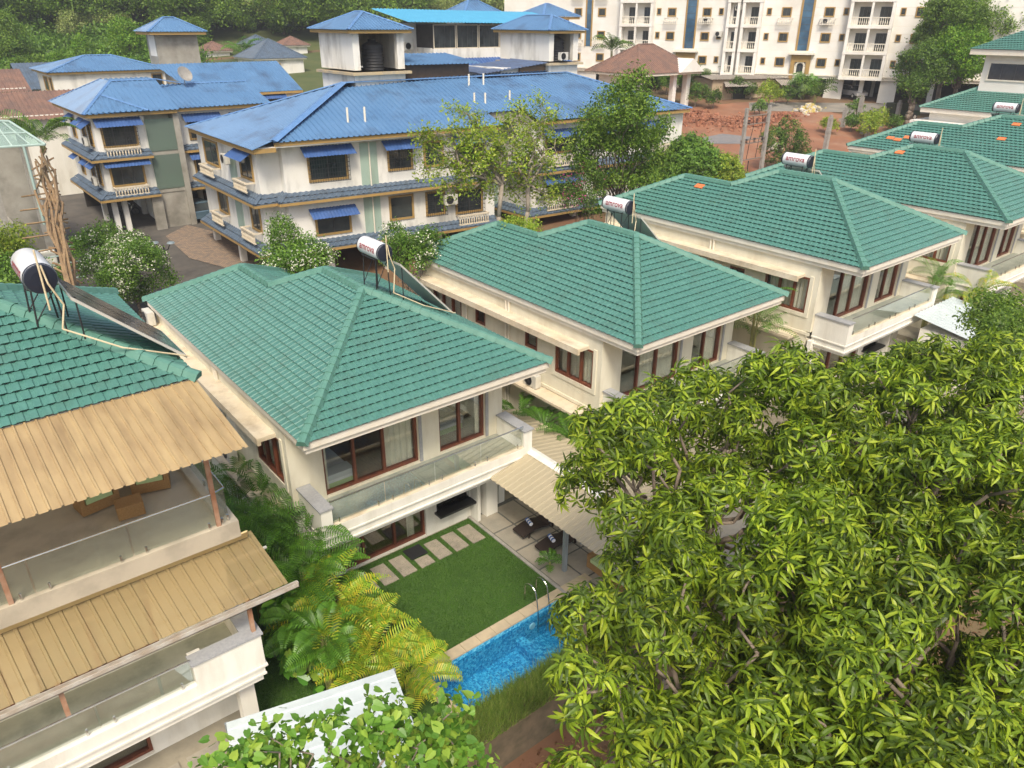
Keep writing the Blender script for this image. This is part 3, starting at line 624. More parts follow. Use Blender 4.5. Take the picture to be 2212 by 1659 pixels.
# beds in the first floor rooms
def bed(x0,y0,x1,y1,z,lab,pill):
    t=thing('bed',((x0+x1)/2,(y0+y1)/2,z),lab,'bed','beds behind the glass doors')
    m=MB(); m.box(x0,y0,z+.08,x1,y1,z+.32); m.build('frame',ltgreen,t); m=MB(); m.box(x0+.02,y0-.02,z+.32,x1-.02,y1-.02,z+.62); m.build('mattress',linen,t)
    m=MB(); m.box(x0-.03,y0-.05,z+.45,x1+.03,y0+.5,z+.65); m.build('blanket',M('pale blanket',(.5,.52,.56),rough=.9),t)
    for (a,b) in pill: m=MB(); m.lathe((a,b,z+.72),[(-.09,.12),(-.05,.24),(.03,.24),(.08,.1)],12); m.build('pillow',linen,t)
bed(7.75,20.85,9.7,22.7,3.24,'white bed with pale green frame behind the left glass door',[])
bed(12.95,21.6,14.9,23.4,3.24,'white bed with pillows behind the right glass door',[(14.5,22.6),(14.5,23.1)])
# ======================= three storey neighbour at the left edge
v=thing('terraced_villa',(0,20,0),'three storey villa at the left edge with tan sheet roofs over its terraces','villa','green roofed villas in a row')
# roof
xe,y0,ze,L,w=4.51,17.97,9.9,8.16,9.6; hl=L/2
tiled((xe,y0,ze),(0,1,0),(-CS,0,SN),[[(0,0),(L,0),(hl,hl/CS)]],tile,v,'roof')
tiled((xe-w,y0,ze),(1,0,0),(0,CS,SN),[[(0,0),(w,0),(w-hl,hl/CS),(hl,hl/CS)]],tile,v,'roof')
tiled((xe-w,y0+L,ze),(1,0,0),(0,-CS,SN),[[(0,0),(w,0),(w-hl,hl/CS),(hl,hl/CS)]],tile,v,'roof')
m=MB(); ap=(xe-hl,y0+hl,ze+.04+hl*TN); caps(m,(xe,y0,ze+.04),ap); caps(m,(xe,y0+L,ze+.04),ap); caps(m,(xe-w+hl,y0+hl,ap[2]),ap); m.build('ridge_cap',capm,v)
m=MB(); m.box(-5.0,y0+.06,ze-.3,xe-.06,y0+L-.06,ze-.02); m.build('fascia',trimw,v)
m=MB(); m.box(-5.0,19.9,0,4.2,25.8,ze-.3); m.build('wall',white,v)
m=MB(); m.box(-8,16.4,6.3,4.35,19.9,6.55); m.box(-8,16.15,6.25,4.35,16.4,6.72); m.box(4.0,16.4,6.55,4.35,19.9,6.72); m.build('terrace_floor',M('terrace stone',(.52,.46,.35),(.44,.39,.30),1.,.6,.1,10,dirt=(.22,.19,.14),dsc=1),v)
glass_rail(v,[(-8,16.25,6.72),(3.95,16.25,6.72),(4.2,16.35,6.72)],.9); glass_rail(v,[(4.2,16.4,6.72),(4.2,19.6,6.72)],.9)
tanm=M('tan fibre sheet',(.58,.43,.22),(.44,.31,.16),.9,.6,.1,12,dirt=(.20,.13,.07),dsc=.6,damt=.75,stretch=(4,.7,1))
translu(tanm,.3,(.62,.50,.32))
t=thing('terrace_sheet_roof',(0,17,6.7),'opaque tan corrugated sheet roof over the upper terrace','sheet roof')
m=MB(); sheet(m,[(-8.5,18.0,9.88),(-8.5,15.02,9.28),(4.55,15.02,9.28),(4.45,18.0,9.88)],58,.04,.14,6); m.build('roof_sheet',tanm,t)
rust=M('rusty primer steel',(.42,.27,.18),(.30,.14,.07),3,.8)
for x in (3.9,-.5,-4.9): m=MB(); m.box(x-.05,16.2,6.72,x+.05,16.3,9.36); m.build('post',rust,t)
m=MB(); m.box(-8,16.2,9.33,4.4,16.3,9.4); m.box(-8,17.6,9.5,4.4,17.7,9.57); m.build('beam',rust,t)
# wicker furniture on the terrace
qa,qb,qc=onz(287,1118,6.6),onz(222,1100,6.6),onz(328,1062,6.6)
sofa(qa[0],qa[1],.62,.5,R(-5),'honey wicker box table in front of the terrace railing',6.56,'wicker_table','table',h=.5,back=0)
sofa(qb[0],qb[1],.7,.5,R(10),'honey wicker armchair farther back on the terrace',6.56,'wicker_armchair','armchair')
sofa(qc[0],qc[1],.7,.5,R(-15),'honey wicker armchair near the terrace corner post',6.56,'wicker_armchair','armchair')
# translucent lower roof
tr=MGlass('yellow translucent sheet',(.66,.58,.40),.5,.0,.3,opaque=(.44,.33,.16),oamt=.5)
t=thing('balcony_sheet_roof',(0,16,4.1),'translucent yellowed sheet roof with gutter over the lower balcony','sheet roof')
m=MB(); sheet(m,[(-8.5,16.5,6.05),(-8.5,15.1,5.12),(4.98,15.1,5.12),(4.7,16.5,6.05)],46,.035,.16,1); m.build('roof_sheet',tr,t)
m=MB()
for (y,z) in ((15.45,5.28),(16.1,5.7)): m.box(-8.5,y-.03,z-.05,4.9,y+.03,z)
m.build('purlin',alu,t)
m=MB(); m.hexa([(-8.5,16.35,6.0),(4.55,16.35,6.0),(4.5,16.15,6.3),(-8.5,16.15,6.3),(-8.5,16.38,6.03),(4.58,16.38,6.03),(4.53,16.18,6.33),(-8.5,16.18,6.33)]); m.build('flashing',M('pale yellow flashing',(.62,.50,.25),(.55,.42,.2),1,.6),t)
m=MB(); m.box(-8.5,14.93,5.0,5.2,15.07,5.02); m.box(-8.5,14.93,5.0,5.2,14.95,5.12); m.box(-8.5,15.05,5.0,5.2,15.07,5.12); m.box(5.18,14.93,5.0,5.2,15.07,5.12); m.build('gutter',M('weathered gutter metal',(.45,.38,.30),(.6,.58,.52),3,.5,metal=.3),t)
for x in (3.95,-.2,-4.4): m=MB(); m.box(x-.05,15.12,4.1,x+.05,15.22,5.1); m.build('post',rust,t)
# lower balcony
m=MB(); m.box(-8,15.2,3.05,3.9,17.0,3.25); m.build('balcony_floor',balfl,v)
m=MB()
m.box(3.7,15.0,3.0,4.06,17.0,4.05); m.box(2.4,15.0,3.0,3.7,15.3,4.05); m.box(2.4,15.3,3.0,2.7,15.5,4.05)
m.box(-8,15.0,3.0,2.4,15.2,3.4)
m.box(-8,15.03,2.75,4.03,17,3.0); m.box(-8,15.1,2.5,3.97,17,2.75); m.box(-8,14.96,3.0,4.1,15.0,3.06); m.box(4.06,15,3.0,4.1,17,3.06); m.box(-8,15.0,2.72,4.05,15.03,2.78); m.build('balcony',white,v)
m=MB(); m.box(2.35,14.95,4.05,4.11,15.35,4.1); m.box(3.65,15.35,4.05,4.11,17.0,4.1); m.build_each('coping',graycap,v)
glass_rail(v,[(-8,15.12,3.4),(2.38,15.12,3.4)],.72)
F=W((-8,16.9),(4.0,16.9)); hs=[(4.3,6.9,3.3,5.7),(7.4,10.1,3.3,5.7)]
m=MB(); F.holes(m,0,12,0,6.25,.2,[*hs,(6.0,9.3,.05,2.4)]); m.box(3.8,17.1,0,4.0,19.9,6.25); m.build('wall',white,v)
for (a,b,c,d_) in hs: slider(F,v,a,b,c,d_,[a+1.3],curt=[(a+.1,b-.1)])
slider(F,v,6.0,9.3,.05,2.4,[7.2])
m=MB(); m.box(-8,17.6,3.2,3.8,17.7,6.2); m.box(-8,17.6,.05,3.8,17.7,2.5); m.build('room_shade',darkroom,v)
for x in (3.4,-1.5): m=MB(); m.box(x,15.5,0,x+.4,15.9,2.5); m.build('column',white,v)
m=MB(); m.box(-8,16.4,6.0,4.3,16.9,6.3); m.build('beam',white,v)
for i in range(6):
    x=1.9-1.05*i; m=MB(); m.box(x,14.7,.0,x+.85,16.2,.05); o=m.build('stepping_stone',slabm); tag(o,'large paving slab under the left villa balcony, '+['nearest the balcony pillar','second from the pillar','third from the pillar','fourth from the pillar','fifth from the pillar','farthest from the pillar'][i],'stepping stone','slabs under the left villa balcony')
# ======================= heaters
def rbf(x0,y0,g,w=9.6): return lambda x,y: g+6.8+min(x-x0,x0+w-x)*TN+.06
HL=['white solar water tank on the roof of the villa with the lawn','white solar water tank behind the ridge of the second villa','white solar water tank on the ridge of the third villa','white solar water tank on the ridge of the fourth villa','white solar water tank at the right edge, on the fifth villa']
for (vs,c,lb) in zip(VS,[(13,24.2,10.35),(25.7,24.1,10.25),(37,22.2,11.4),(49.7,21.6,11.55),(62,21.9,12.55)],HL):
    rb=rbf(*vs); heater(c,rb,lb,rb(c[0],c[1]))
rb=lambda x,y: 9.9+(4.51-x)*TN+.06
heater((1.95,20.2,12.6),rb,'big white solar tank seen end on, on the left villa roof',11.1,big=1.1)
# condensers
ac_unit((19.7,23.0,3.18),math.pi,'condenser on the side ledge of the second villa','condensers on side ledges')
ac_unit((7.0,25.5,2.98),math.pi,'condenser on the side ledge between the left villa and the lawn villa','condensers on side ledges')
ac_unit((7.0,33.9,5.86),math.pi,'dark condenser at the back corner of the lawn villa ledge','condensers on side ledges')
# white sheet roof at the bottom
ws=M('pale blue white sheet',(.52,.58,.58),(.45,.51,.51),2,.5,.05,10,dirt=(.4,.42,.4),dsc=1.5,damt=.3)
t=thing('white_lean_to',(4.5,13,0),'white ribbed sheet roof behind the round leafed branches at the bottom','shed')
a=Vector((2.77,14.64,2.2)); b=Vector((6.9,13.56,2.2)); dn=Vector((-.26,-1,-.08)).normalized()*3.0
m=MB(); sheet(m,[b,a,a+dn*.98,b+dn],7,.03,.12); m.build('roof_sheet',ws,t)
for p in (a,b,a+dn,b+dn): m=MB(); m.box(p.x-.04,p.y-.04,-2,p.x+.04,p.y+.04,p.z-.02); m.build('post',gp,t)
# ======================= foliage
RG=np.random.default_rng(11)
def leaf_t(L=1.,w=.17,droop=.35,fold=.25,ns=4):
    """lance shaped leaf along +x from the origin, folded on its midrib"""
    V=[(0,0,0)];F=[]
    for i in range(1,ns):
        t=i/ns; ww=w*math.sin(math.pi*min(1,t*.92+.06))**.8; x=L*t*(1-.15*droop*t); z=-droop*L*t*t
        V+=[(x,-ww,z+fold*ww),(x,0,z),(x,ww,z+fold*ww)]
    V.append((L*(1-.15*droop),0,-droop*L)); e=len(V)-1
    F+=[(0,1,2),(0,2,3)]
    for i in range(ns-2):
        a=1+3*i; F+=[(a,a+3,a+4),(a,a+4,a+1),(a+1,a+4,a+5),(a+1,a+5,a+2)]
    a=1+3*(ns-2); F+=[(a,e,a+1),(a+1,e,a+2)]
    return np.array(V,float),np.array(F)
def rotm(axis,ang): return np.array(Matrix.Rotation(ang,3,Vector(axis)))
def join(parts):
    V=[];F=[];n=0
    for v,f in parts: V.append(v);F.append(f+n);n+=len(v)
    return np.concatenate(V),np.concatenate(F)
def rosette(n=10,L=.3,w=.032,droop=.5,seed=0,up0=.25):
    r=random.Random(seed); P=[]
    for i in range(n):
        a=i*2.4+r.uniform(-.3,.3); el=up0+.9*(1-i/n)**1.5*r.uniform(.5,1.1)-.25; v,f=leaf_t(L*r.uniform(.7,1.1),w*r.uniform(.8,1.15),droop*r.uniform(.6,1.4),.3)
        v=v+[.02,0,0]; v=v@rotm((1,0,0),r.uniform(-.4,.4)).T@rotm((0,1,0),-el).T@rotm((0,0,1),a).T; v[:,2]-=.05*i/n*L*3; P.append((v,f))
    return join(P)
def scatter(tmpls,pos,nrm,scale,rg,tilt=.35):
    """place templates (z up) at pos with axis along nrm"""
    pos=np.asarray(pos);N=len(pos); nrm=np.asarray(nrm)+rg.normal(0,tilt,(N,3)); nrm/=np.linalg.norm(nrm,axis=1)[:,None]
    a=rg.normal(size=(N,3)); x=np.cross(a,nrm); x/=np.linalg.norm(x,axis=1)[:,None]; y=np.cross(nrm,x)
    M_=np.stack([x,y,nrm],2)*np.asarray(scale)[:,None,None]
    pick=rg.integers(0,len(tmpls),N); Vs=[];Fs=[];n=0
    for k,(v,f) in enumerate(tmpls):
        I=np.where(pick==k)[0]
        if not len(I): continue
        V=np.einsum('nij,vj->nvi',M_[I],v)+pos[I][:,None,:]; F=f[None]+(np.arange(len(I))*len(v))[:,None,None]+n
        Vs.append(V.reshape(-1,3)); Fs.append(F.reshape(-1,f.shape[1])); n+=len(I)*len(v)
    return np.concatenate(Vs),np.concatenate(Fs)
def on_blobs(blobs,dens,rg,zmin=-.45,inner=.55,thick=.25,flat=1.):
    """points on the outside of a union of blobs [(c,r)]; dens points per m2"""
    C=np.array([b[0] for b in blobs]);Rr=np.array([b[1] for b in blobs]); P=[];Nn=[]
    for c,r in zip(C,Rr):
        n=max(3,int(dens*4*math.pi*r*r)); d=rg.normal(size=(n,3)); d/=np.linalg.norm(d,axis=1)[:,None]; d=d[d[:,2]>zmin]
        p=c+d*[r,r,r*flat]*rg.uniform(1-thick,1+.12,(len(d),1)); q=(np.linalg.norm(p[:,None]-C[None],axis=2)/Rr[None]).min(1); k=q>inner; P.append(p[k]);Nn.append(d[k])
    return np.concatenate(P),np.concatenate(Nn)
def quadleaf(asp=.5):
    return np.array([(0,0,0),(.5,-asp/2,.06),(1,0,0),(.5,asp/2,.06)],float),np.array([(0,1,2),(0,2,3)])
def clump(n,seed,L=.5,asp=.5,spread=1.,dz=0.):
    r=np.random.default_rng(seed); P=[]
    for i in range(n):
        v,f=quadleaf(asp); v=v*L*r.uniform(.6,1.2); A=rotm((0,0,1),r.uniform(0,6.28))@rotm((0,1,0),r.uniform(-1.0,.6)); P.append((v@A.T+r.normal(0,.28*spread,3)+[0,0,dz],f))
    return join(P)
ROS=[rosette(10,.205,.024,.8,s) for s in range(6)]
CL=[clump(14,s,.42,.55) for s in range(5)]         # small leaf clumps, ~1 m across, scale down
def branch_mesh(mb,p,q,r0,r1,rg,seg=5,wob=.08):
    p=np.array(p,float);q=np.array(q,float); L=np.linalg.norm(q-p); P=[p]
    for i in range(1,seg): t=i/seg; P.append(p+(q-p)*t+rg.normal(0,wob*L*.35,3)+np.array([0,0,.12*L*math.sin(math.pi*t)*.5]))
    P.append(q); mb.path([tuple(v) for v in P],r0,r1,6); return P
bark=M('grey brown bark',(.17,.13,.10),(.27,.22,.17),3,.95,.5,14,stretch=(1,1,.3))
barkl=M('pale grey bark',(.33,.28,.22),(.22,.18,.14),4,.9,.4,14)
mangoL=MLeaf('mango leaves',[(.05,.085,.010),(.09,.15,.012),(.16,.25,.016),(.27,.38,.022),(.42,.50,.04)],.4,.42)
def inpoly(x,y,P):
    c=False; j=len(P)-1
    for i in range(len(P)):
        if (P[i][1]>y)!=(P[j][1]>y) and x<(P[j][0]-P[i][0])*(y-P[i][1])/(P[j][1]-P[i][1])+P[i][0]: c=not c
        j=i
    return c
def tree(name,label,cat,base,blobs,mat,tmpls,dens,scale,group=None,trunk=bark,tr=.25,limbs=True,seed=0,inner=.6,tilt=.4,flat=1.,top=None,twigs=0,zmin=-.45,bl=None):
    rg=np.random.default_rng(seed); t=thing(name,base,label,cat,group)
    P,N=on_blobs(blobs,dens,rg,inner=inner,flat=flat,zmin=zmin); N=N*.7+[0,0,.5]
    V,F=scatter(tmpls,P,N,rg.uniform(.75,1.25,len(P))*scale,rg,tilt); npmesh('crown',V,F,mat,t,smooth=False)
    C=np.array([b[0] for b in blobs]); c=C.mean(0); b=np.array(base,float); top=np.array(top,float) if top is not None else np.array([(b[0]*.6+c[0]*.4),(b[1]*.6+c[1]*.4),b[2]+(C[:,2].min()-b[2])*.7])
    m=MB(); branch_mesh(m,b,top,tr,tr*.7,rg,5,.05)
    if limbs:
        for (cc,r) in blobs: branch_mesh(m,top+(rg.uniform(-.05,.05,3)),cc,tr*.3,tr*.08,rg,8,.10)
    for k in range(twigs):
        i=rg.integers(0,len(P)); branch_mesh(m,C[np.argmin(np.linalg.norm(C-P[i],axis=1))],P[i],tr*.12,.008,rg,3,.15)
    m.build('trunk',trunk,t,True); return t
# ---- mango trees: the mass at the lower right
MP=[(1262,900),(1340,850),(1480,830),(1600,795),(1690,790),(1800,765),(1900,800),(1990,780),(2080,740),(2230,700),(2400,900),(2400,1800),(1250,1800),(1215,1660),(1200,1560),(1240,1470),(1215,1380),(1235,1290),(1330,1270),(1400,1230),(1370,1160),(1330,1090),(1265,1060),(1240,980)]
def mdepth(y): return float(np.interp(y,[700,800,1000,1300,1650,1800],[17.5,16.5,14.6,12.2,10.2,9.4]))
rg=np.random.default_rng(5); mb_=[]
tries=0
while len(mb_)<125 and tries<9000:
    tries+=1; x=rg.uniform(1240,2400);y=rg.uniform(760,1800)
    if not inpoly(x,y,MP): continue
    d=mdepth(y)+rg.uniform(-.6,1.2)
    p=at(x,y,d); 
    if all(np.linalg.norm(p-q[0])>.66 for q in mb_): mb_.append((p,rg.uniform(.36,.66)))
deep=[]
tries=0
while len(deep)<70 and tries<9000:
    tries+=1; x=rg.uniform(1260,2400);y=rg.uniform(800,1760)
    if not inpoly(x,y,MP): continue
    if (abs(x-1300)<110 and y>1540): continue
    p=at(x,y,mdepth(y)+rg.uniform(1.6,3.2))
    if all(np.linalg.norm(p-q[0])>.9 for q in deep): deep.append((p,rg.uniform(.6,.9)))
seeds=[((1480,1480),'mango tree with bright rosettes nearest the pool, lowest of the mango group'),((1450,950),'mango tree reaching over the beige canopy and the second villa balcony'),((2010,1420),'mango tree filling the lower right corner, bare twigs in its gap'),((1960,880),'mango tree in front of the third villa balcony')]
S3=[at(s[0][0],s[0][1],mdepth(s[0][1])+.3) for s in seeds]
for k,(s,lb) in enumerate(seeds):
    mine=[b for b in mb_+deep if np.argmin([np.linalg.norm(b[0]-q) for q in S3])==k]
    c=S3[k]; base=(c[0]+.3,c[1]-.4,gz(c[0],c[1])); top=(c[0]+.1,c[1]-.2,c[2]-3.2)
    tree('mango_tree',lb,'mango tree',base,mine,mangoL,ROS,17.,1.08,'mango trees below the villas',bark,.22,seed=k+20,top=top,inner=.72,tilt=.4,twigs=70)
# ---- areca palms
def frond(L,n,rg,arch=1.,lw=.05,ll=.34):
    """rachis along +x rising then arching down; returns tris"""
    P=[];t=np.linspace(0,1,n); el=1.1*arch
    xs=np.cumsum(np.r_[0,np.cos(el-(el+.55)*t[:-1]**1.2)])*L/n; zs=np.cumsum(np.r_[0,np.sin(el-(el+.55)*t[:-1]**1.2)])*L/n
    V=[];F=[]
    for i in range(n-1):
        r=.014*(1-t[i]*.7); k=len(V); V+=[(xs[i],-r,zs[i]),(xs[i],r,zs[i]),(xs[i+1],0,zs[i+1])]; F.append((k,k+1,k+2))
    for i in range(int(n*.2),n):
        s=math.sin(math.pi*(.12+.88*(t[i]-.2)/.8))**.6 if t[i]<1 else .3; l=ll*max(.25,s)*rg.uniform(.9,1.1)
        for sd in(-1,1):
            ang=.75+.35*t[i]; dx=math.cos(ang+.25)*l; dy=sd*math.sin(ang+.25)*l*1.0; dr=-.28*l; up_=.5*l
            tx=xs[min(n-1,i+1)]-xs[i-1]; tz=zs[min(n-1,i+1)]-zs[i-1]; q=math.hypot(tx,tz); tx/=q;tz/=q
            b=np.array([xs[i],0,zs[i]]); f=np.array([tx,0,tz]); mid=b+f*dx*.5+np.array([0,dy*.55,up_*.6]); tip=b+f*dx+np.array([0,dy,up_+dr*1.6]); w=f*lw*.5
            k=len(V); V+=[tuple(b-w*.5),tuple(b+w*.5),tuple(mid+w),tuple(mid-w),tuple(tip)]; F+=[(k,k+1,k+2),(k,k+2,k+3),(k+3,k+2,k+4)]
    return np.array(V,float),np.array(F)
pgreen=MLeaf('palm leaflets green',[(.07,.18,.018),(.10,.24,.02),(.14,.31,.028)],.3,.38)
pyel=MLeaf('palm leaflets yellow green',[(.17,.33,.025),(.28,.43,.03),(.40,.47,.035),(.58,.48,.04)],.35,.4)
pstem=M('palm cane stem',(.20,.22,.07),(.30,.27,.10),5,.6)
def palm(base,n,L,label,mat=None,seed=0,stem=.6,group='feathery palms between the villas',name='areca_palm',ll=.40,lw=.05,spread=.18,nseg=24,cat='palm'):
    rg=np.random.default_rng(seed); L*=1.12; t=thing(name,base,label,cat,group); P=[]; m=MB(); b=np.array(base,float)
    n=int(n*1.2)
    for k in range(n):
        f=frond(L*rg.uniform(.75,1.1),nseg,rg,rg.uniform(.75,1.15),lw,ll*rg.uniform(.85,1.1)); a=k*2.399+rg.uniform(-.3,.3); o=np.array([math.cos(a)*spread*rg.uniform(.2,1),math.sin(a)*spread*rg.uniform(.2,1),stem*rg.uniform(.6,1.1)])
        A=rotm((0,0,1),a)@rotm((0,1,0),rg.uniform(-.35,.3))@rotm((1,0,0),rg.uniform(-.5,.5)); P.append((f[0]@A.T+b+o,f[1])); m.tube(b+[o[0]*.7,o[1]*.7,0],b+o,.025,.018,6)
    V,F=join(P); npmesh('frond',V,F,mat or pgreen,t,smooth=False); m.build('stem',pstem,t); return t
PL=[((6.6,24.2),14,1.7,0,1.0,'farthest dark palm deep in the gap beside the left villa'),((5.6,20.0),15,1.8,0,1.1,'green palm touching the upper terrace edge of the left villa'),((6.0,19.0),16,1.8,0,1.0,'green palm between the gutter end and the lawn villa'),((6.9,22.6),14,1.7,0,.9,'dark feathery palm at the top of the gap beside the left villa'),((6.3,20.9),16,1.8,0,1.1,'dark feathery palm beside the left wall of the lawn villa'),
 ((7.1,19.4),18,1.9,0,1.2,'large green palm under the left balcony corner of the lawn villa'),((6.6,18.3),16,1.8,0,1.0,'green palm behind the gutter end of the left villa'),
 ((7.4,18.2),16,1.6,0,.2,'green palm over the first stepping stone'),((6.8,17.0),20,1.9,1,1.2,'yellow green palm in the middle of the lawn edge'),
 ((7.3,16.3),16,1.6,1,.7,'yellow green palm leaning over the lawn'),((7.2,15.3),18,1.7,1,.7,'bright yellow palm left of the pool end'),((7.7,14.2),16,1.4,1,.4,'golden palm at the pool corner'),((6.0,15.9),14,1.3,0,.4,'green palm between the heart leaved shrub and the yellow palms'),((6.6,14.9),16,1.5,1,.5,'golden palm above the white sheet roof'),((5.8,17.1),12,1.2,0,.2,'green palm rising out of the heart leaved shrub')]
for i,((x,y),n,L,ye,st,lb) in enumerate(PL): palm((x,y,0),n,L,lb,pyel if ye else pgreen,seed=60+i,stem=st+(.5 if ye else 1.7))
palm((14.62,15.9,.02),9,.55,'small potted leafy plant beside the grey canopy post',pgreen,seed=140,stem=.35,ll=.22,lw=.05,nseg=10,spread=.05,name='potted_plant',cat='plant',group=None)
P2=[((18.9,21.3,0),14,1.6,0,'palm in the gap behind the lawn villa balcony'),((19.0,19.4,0),16,1.7,0,'larger palm in the gap left of the second villa window'),((19.0,17.7,0),14,1.5,0,'palm by the front left corner of the second villa'),((18.9,23.0,0),12,1.4,0,'small palm under the eave corner of the lawn villa'),
 ((30.3,19.0,1.6),20,2.3,1.6,'tall palm between the second and third villas'),((42.6,16.2,1.9),14,2.0,1.3,'arching palm between the third and fourth villas'),((43.2,14.2,1.9),14,1.9,.8,'yellowing palm under the fourth villa left wing')]
for i,(b,n,L,st,lb) in enumerate(P2): palm(b,n,L,lb,pyel if 'yellowing' in lb else pgreen,seed=90+i,stem=st+2.0)
# ---- big heart leaves climbing between the palms
heart=(np.array([(0,0,0),(-.12,.28,.03),(.12,.5,.05),(.55,.42,0),(1.05,0,-.12),(.55,-.42,0),(.12,-.5,.05),(-.12,-.28,.03)],float)@np.array([[1,0,0],[0,.85,0],[0,0,1]]),np.array([(0,i,i+1) for i in range(1,7)]))
def heartcl(n,seed,L):
    r=np.random.default_rng(seed); P=[]
    for i in range(n):
        v,f=heart; A=rotm((0,0,1),r.uniform(0,6.28))@rotm((0,1,0),r.uniform(.1,.9)); P.append((v*L*r.uniform(.6,1.1)@A.T+r.normal(0,L*.55,3),f))
    return join(P)
HC=[heartcl(5,s,.3) for s in range(4)]
pothos=MLeaf('heart leaves',[(.04,.13,.015),(.08,.24,.025),(.15,.34,.035),(.30,.42,.06)],.3,.3)
bl=[((5.5,18.3-.33*i,.5+.3*(i%4)),.42) for i in range(7)]+[((5.7,17.2,1.6),.4),((5.5,18.2,1.7),.4),((6.0,16.2,.8),.4)]
tree('climbing_shrub','shrub of big heart shaped leaves below the left villa balcony','shrub',(5.6,17.3,0),bl,pothos,HC,10,1.,seed=3,limbs=False,tr=.05,tilt=.3,inner=.8)
# ---- round leafed branches close to the camera
roundL=MLeaf('round leaves',[(.07,.17,.02),(.12,.26,.03),(.20,.36,.05),(.34,.46,.06)],.35,.4)
RC=[heartcl(4,s+9,.105) for s in range(5)]
RP=[(380,1720),(450,1660),(540,1610),(570,1560),(680,1560),(790,1540),(880,1540),(960,1510),(1000,1540),(990,1600),(1040,1640),(1060,1760),(360,1760)]
blobs=[];tries=0;rg=np.random.default_rng(8)
while len(blobs)<40 and tries<4000:
    tries+=1;x=rg.uniform(300,1060);y=rg.uniform(1480,1760)
    if inpoly(x,y,RP) and not (x<560 and y<1620 and rg.uniform()<.7): 
        p=at(x,y,rg.uniform(7.4,8.8)); blobs.append((p,rg.uniform(.16,.28)))
c=at(740,1850,8.6)
tree('round_leafed_tree','pale green round leafed branches at the bottom edge over the white sheet roof','tree',(c[0]+.3,c[1],gz(c[0],c[1])),blobs,roundL,RC,40,1.,seed=4,trunk=barkl,tr=.09,top=(c[0],c[1],c[2]-.6),inner=.8,tilt=.5,zmin=-1,twigs=30)
def blobcrown(c,r,h,n,rg,rb=.45):
    B=[]
    for i in range(n):
        d=rg.normal(size=3); d/=np.linalg.norm(d); d[2]=abs(d[2])*1.1-.25; B.append((np.array(c)+d*[r*.62,r*.62,h*.5],r*rb*rg.uniform(.75,1.15)))
    B.append((np.array(c),r*.6)); return B
# overgrown wall top
grassL=MLeaf('wall weeds',[(.08,.15,.02),(.17,.26,.04),(.28,.32,.07)],.3,.6)
o=grass(14000,[(7.6,15.5,11.45,12.6)],.4,grassL,z=.15,seed=9,ww_=.011); tag(o,'wild grass hanging on the retaining wall top','grass',kind='stuff')
dryL=MLeaf('fallen leaves',[(.12,.05,.025),(.22,.11,.05),(.30,.19,.08)],.1,.8)
rg=np.random.default_rng(2); P=np.c_[rg.uniform(6,26,6000),rg.uniform(2,11.4,6000),np.zeros(6000)]; P[:,2]=[gz(a,b)+.02 for a,b,_ in P]
V,F=scatter([quadleaf(.5)],P,np.tile([0,0,1.],(6000,1)),rg.uniform(.1,.2,6000),rg,.4); o=npmesh('leaf_litter',V,F,dryL,smooth=False); tag(o,'dry brown leaves lying on red soil below the wall','leaf litter',kind='stuff')
def weeds(name,label,cat,px,n,hgt,mat,dens=9,seed=0,rad=None,tm=None,sc=.5,base=None,group=None,flower=None,fl=0,**kw):
    rg=np.random.default_rng(seed+300); b=T(*px) if base is None else np.array(base,float); r=rad or hgt*.6
    B=blobcrown(b+[0,0,hgt*.55],r,hgt,n,rg); t=tree(name,label,cat,tuple(b),B,mat,tm or CL,dens,sc,group,seed=seed,tr=.03*hgt+.02,**kw)
    if flower:
        P,N=on_blobs(B,fl,rg,inner=.95,thick=.1); V,F=scatter([clump(4,77,.13,.7,.35)],P+N*.06,N,rg.uniform(.7,1.2,len(P)),rg,.5); npmesh('blossom',V,F,flower,t,smooth=False)
    return t
# ======================= blue roofed blocks, apartments
Z1=lambda x,y:(x*.3515,y*.3515)
Z2=lambda x,y:(605+x*.3905,y*.3905)
Z3=lambda x,y:(1348+x*.3905,y*.3905)
blue=M('blue coated roof sheet',(.085,.185,.335),(.105,.215,.375),.35,.45,.05,8,spec=.5,dirt=(.05,.08,.14),dsc=.5,damt=.9)
bluec=M('blue ridge capping',(.13,.25,.46),(.09,.20,.40),2,.45)
blueaw=M('royal blue awning sheet',(.035,.09,.25),(.06,.125,.31),1.5,.5,dirt=(.05,.08,.16),dsc=1.2,damt=.6)
skyb=M('sky blue roof sheet',(.08,.34,.52),(.10,.38,.56),1,.45)
slate=M('grey blue skirt tile',(.10,.14,.19),(.07,.10,.14),2,.6,.2,12,dirt=(.07,.07,.06),dsc=1.5,damt=.6)
must=M('mustard trim paint',(.40,.25,.075),(.34,.22,.08),2,.7)
wallw=M('weathered white wall',(.78,.76,.70),(.71,.68,.60),.6,.85,.08,20,dirt=(.22,.20,.16),dsc=.9,damt=.8,stretch=(1,1,.35))
apw=M('apartment white wall',(.80,.78,.73),(.74,.71,.64),.4,.85,dirt=(.45,.4,.3),dsc=.3,damt=.4)
dgl=M('dark window pane',(.015,.02,.022),(.05,.06,.06),.8,.08,spec=.9)
stairg=MGlass('green stair netting',(.45,.62,.52),.3,.02,.3,opaque=(.32,.40,.34),oamt=.35)
gry=M('weathered cement render',(.36,.34,.29),(.26,.24,.2),.8,.9,.2,12,dirt=(.09,.09,.07),dsc=.7,damt=.8)
ivory=M('ivory baluster',(.66,.58,.44),(.58,.5,.37),3,.7)
redfr=M('reddish window frame',(.16,.05,.035),rough=.5)
plant_l=MLeaf('generic green leaves',[(.05,.11,.015),(.09,.19,.02),(.15,.28,.03),(.22,.36,.05)],.35)
